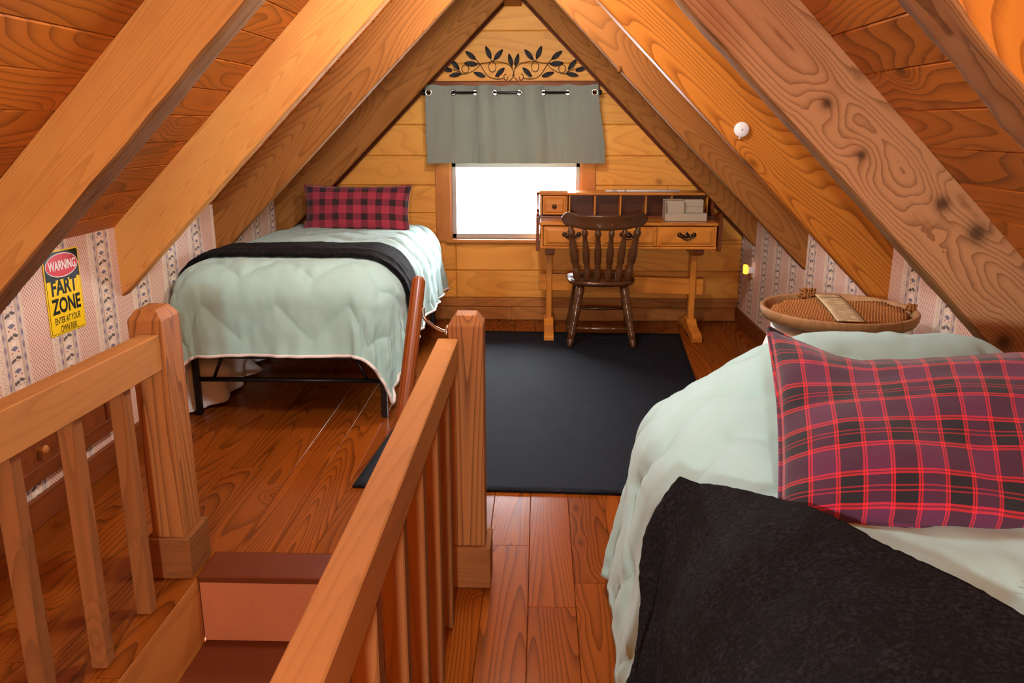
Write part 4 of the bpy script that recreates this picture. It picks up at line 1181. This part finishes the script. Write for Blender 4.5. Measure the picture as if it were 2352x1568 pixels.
# ------------------------------------------------------------------ warning sign
sg = empty('warning_sign', 'yellow and black tin warning sign with a red oval on the left wallpaper', 'sign')
sg.matrix_basis = Matrix.Translation((XL+.004, 3.128, .822)) @ Matrix(((0, 0, 1, 0), (1, 0, 0, 0), (0, 1, 0, 0), (0, 0, 0, 1))) @ Matrix.Rotation(math.radians(-1.5), 4, 'Z')
SM = sg.matrix_basis.copy()
M_yel = plain('sign_yellow', (240, 206, 16), .35, var=.02, spec=.15); M_sblk = plain('sign_black', (18, 17, 18), .35, var=.02, spec=.15); M_sred = plain('sign_red', (206, 28, 44), .35, var=.02, spec=.15); M_swht = plain('sign_white', (238, 234, 228), .35, var=.02, spec=.15)
def rrect(w_, h_, r_, cx=0, cy=0, n=6):
    P = []
    for sx, sy, a0 in ((1, 1, 0), (-1, 1, PI/2), (-1, -1, PI), (1, -1, 3*PI/2)):
        for k in range(n+1):
            a = a0+PI/2*k/n; P.append((cx+sx*(w_/2-r_)+r_*math.cos(a), cy+sy*(h_/2-r_)+r_*math.sin(a)))
    return P
def flat(nm, poly, z0, z1, m):
    bm = bmesh.new(); A = [bm.verts.new((x, y, z0)) for x, y in poly]; B = [bm.verts.new((x, y, z1)) for x, y in poly]
    bm.faces.new(A[::-1]); bm.faces.new(B)
    for i in range(len(poly)): j = (i+1) % len(poly); bm.faces.new((A[i], A[j], B[j], B[i]))
    bmesh.ops.recalc_face_normals(bm, faces=bm.faces[:])
    return new_obj(nm, mesh_of(bm, nm), m, sg, SM)
SW, SH = .246, .325
flat('plate', rrect(SW, SH, .008), -.002, .0, M_yel)
flat('border', rrect(SW-.012, SH-.010, .008), 0, .0006, M_sblk)
flat('yellow_field', rrect(SW-.016, .205, .006, 0, -SH/2+.007+.1025), .0006, .0011, M_yel)
def ell(a, b, cx, cy, n=40): return [(cx+a*math.cos(2*PI*k/n), cy+b*math.sin(2*PI*k/n)) for k in range(n)]
flat('oval_ring', ell(.112, .047, 0, .1045), .0006, .0012, M_swht)
flat('red_oval', ell(.108, .0435, 0, .1045), .0012, .0017, M_sred)
def text(nm, s, cx, cy, w_, h_, z, m, bold=.0):
    cu = bpy.data.curves.new(nm, 'FONT'); cu.body = s; cu.align_x = 'LEFT'; cu.size = 1.0; cu.offset = bold; cu.extrude = .0; cu.resolution_u = 4
    tmp = bpy.data.objects.new(nm+'_tmp', cu); COL.objects.link(tmp)
    dg = bpy.context.evaluated_depsgraph_get(); me = bpy.data.meshes.new_from_object(tmp.evaluated_get(dg))
    bpy.data.objects.remove(tmp); bpy.data.curves.remove(cu)
    xs = [v.co.x for v in me.vertices]; ys_ = [v.co.y for v in me.vertices]
    sx, sy = w_/(max(xs)-min(xs)), h_/(max(ys_)-min(ys_)); mx0, my0 = (max(xs)+min(xs))/2, (max(ys_)+min(ys_))/2
    for v in me.vertices: v.co = Vector(((v.co.x-mx0)*sx+cx, (v.co.y-my0)*sy+cy, z))
    me.materials.clear(); me.name = nm
    return new_obj(nm, me, m, sg, SM)
text('lettering', 'WARNING', 0, .1045, .188, .038, .0021, M_swht, .03)
text('lettering', 'FART', .0, .0225, .178, .062, .0015, M_sblk, .035)
text('lettering', 'ZONE', .0, -.0505, .200, .062, .0015, M_sblk, .035)
text('lettering', 'ENTER AT YOUR', .0, -.107, .178, .026, .0015, M_sblk, .012)
text('lettering', 'OWN RISK', .0, -.141, .115, .026, .0015, M_sblk, .012)

# ------------------------------------------------------------------ night light
nl = empty('night_light', 'small amber glowing night light in the outlet on the right wall', 'night light', (XR, 5.81, .47))
new_obj('outlet_plate', mesh_of(box_bm(XR-.006, XR, 5.775, 5.845, .415, .525, .002), 'plate'), M_white, nl)
new_obj('plug_body', mesh_of(box_bm(XR-.042, XR-.006, 5.79, 5.83, .445, .490, .006, 2), 'plug'), M_white, nl)
gg = G('amber_glow'); gg.set(color=lin((230, 140, 50)), rough=.3, emit=lin((255, 150, 50)), emits=2.2)
bm = box_bm(XR-.072, XR-.044, 5.785, 5.835, .440, .505, .008, 2)
new_obj('amber_shade', mesh_of(bm, 'shade', True), gg.m, nl)
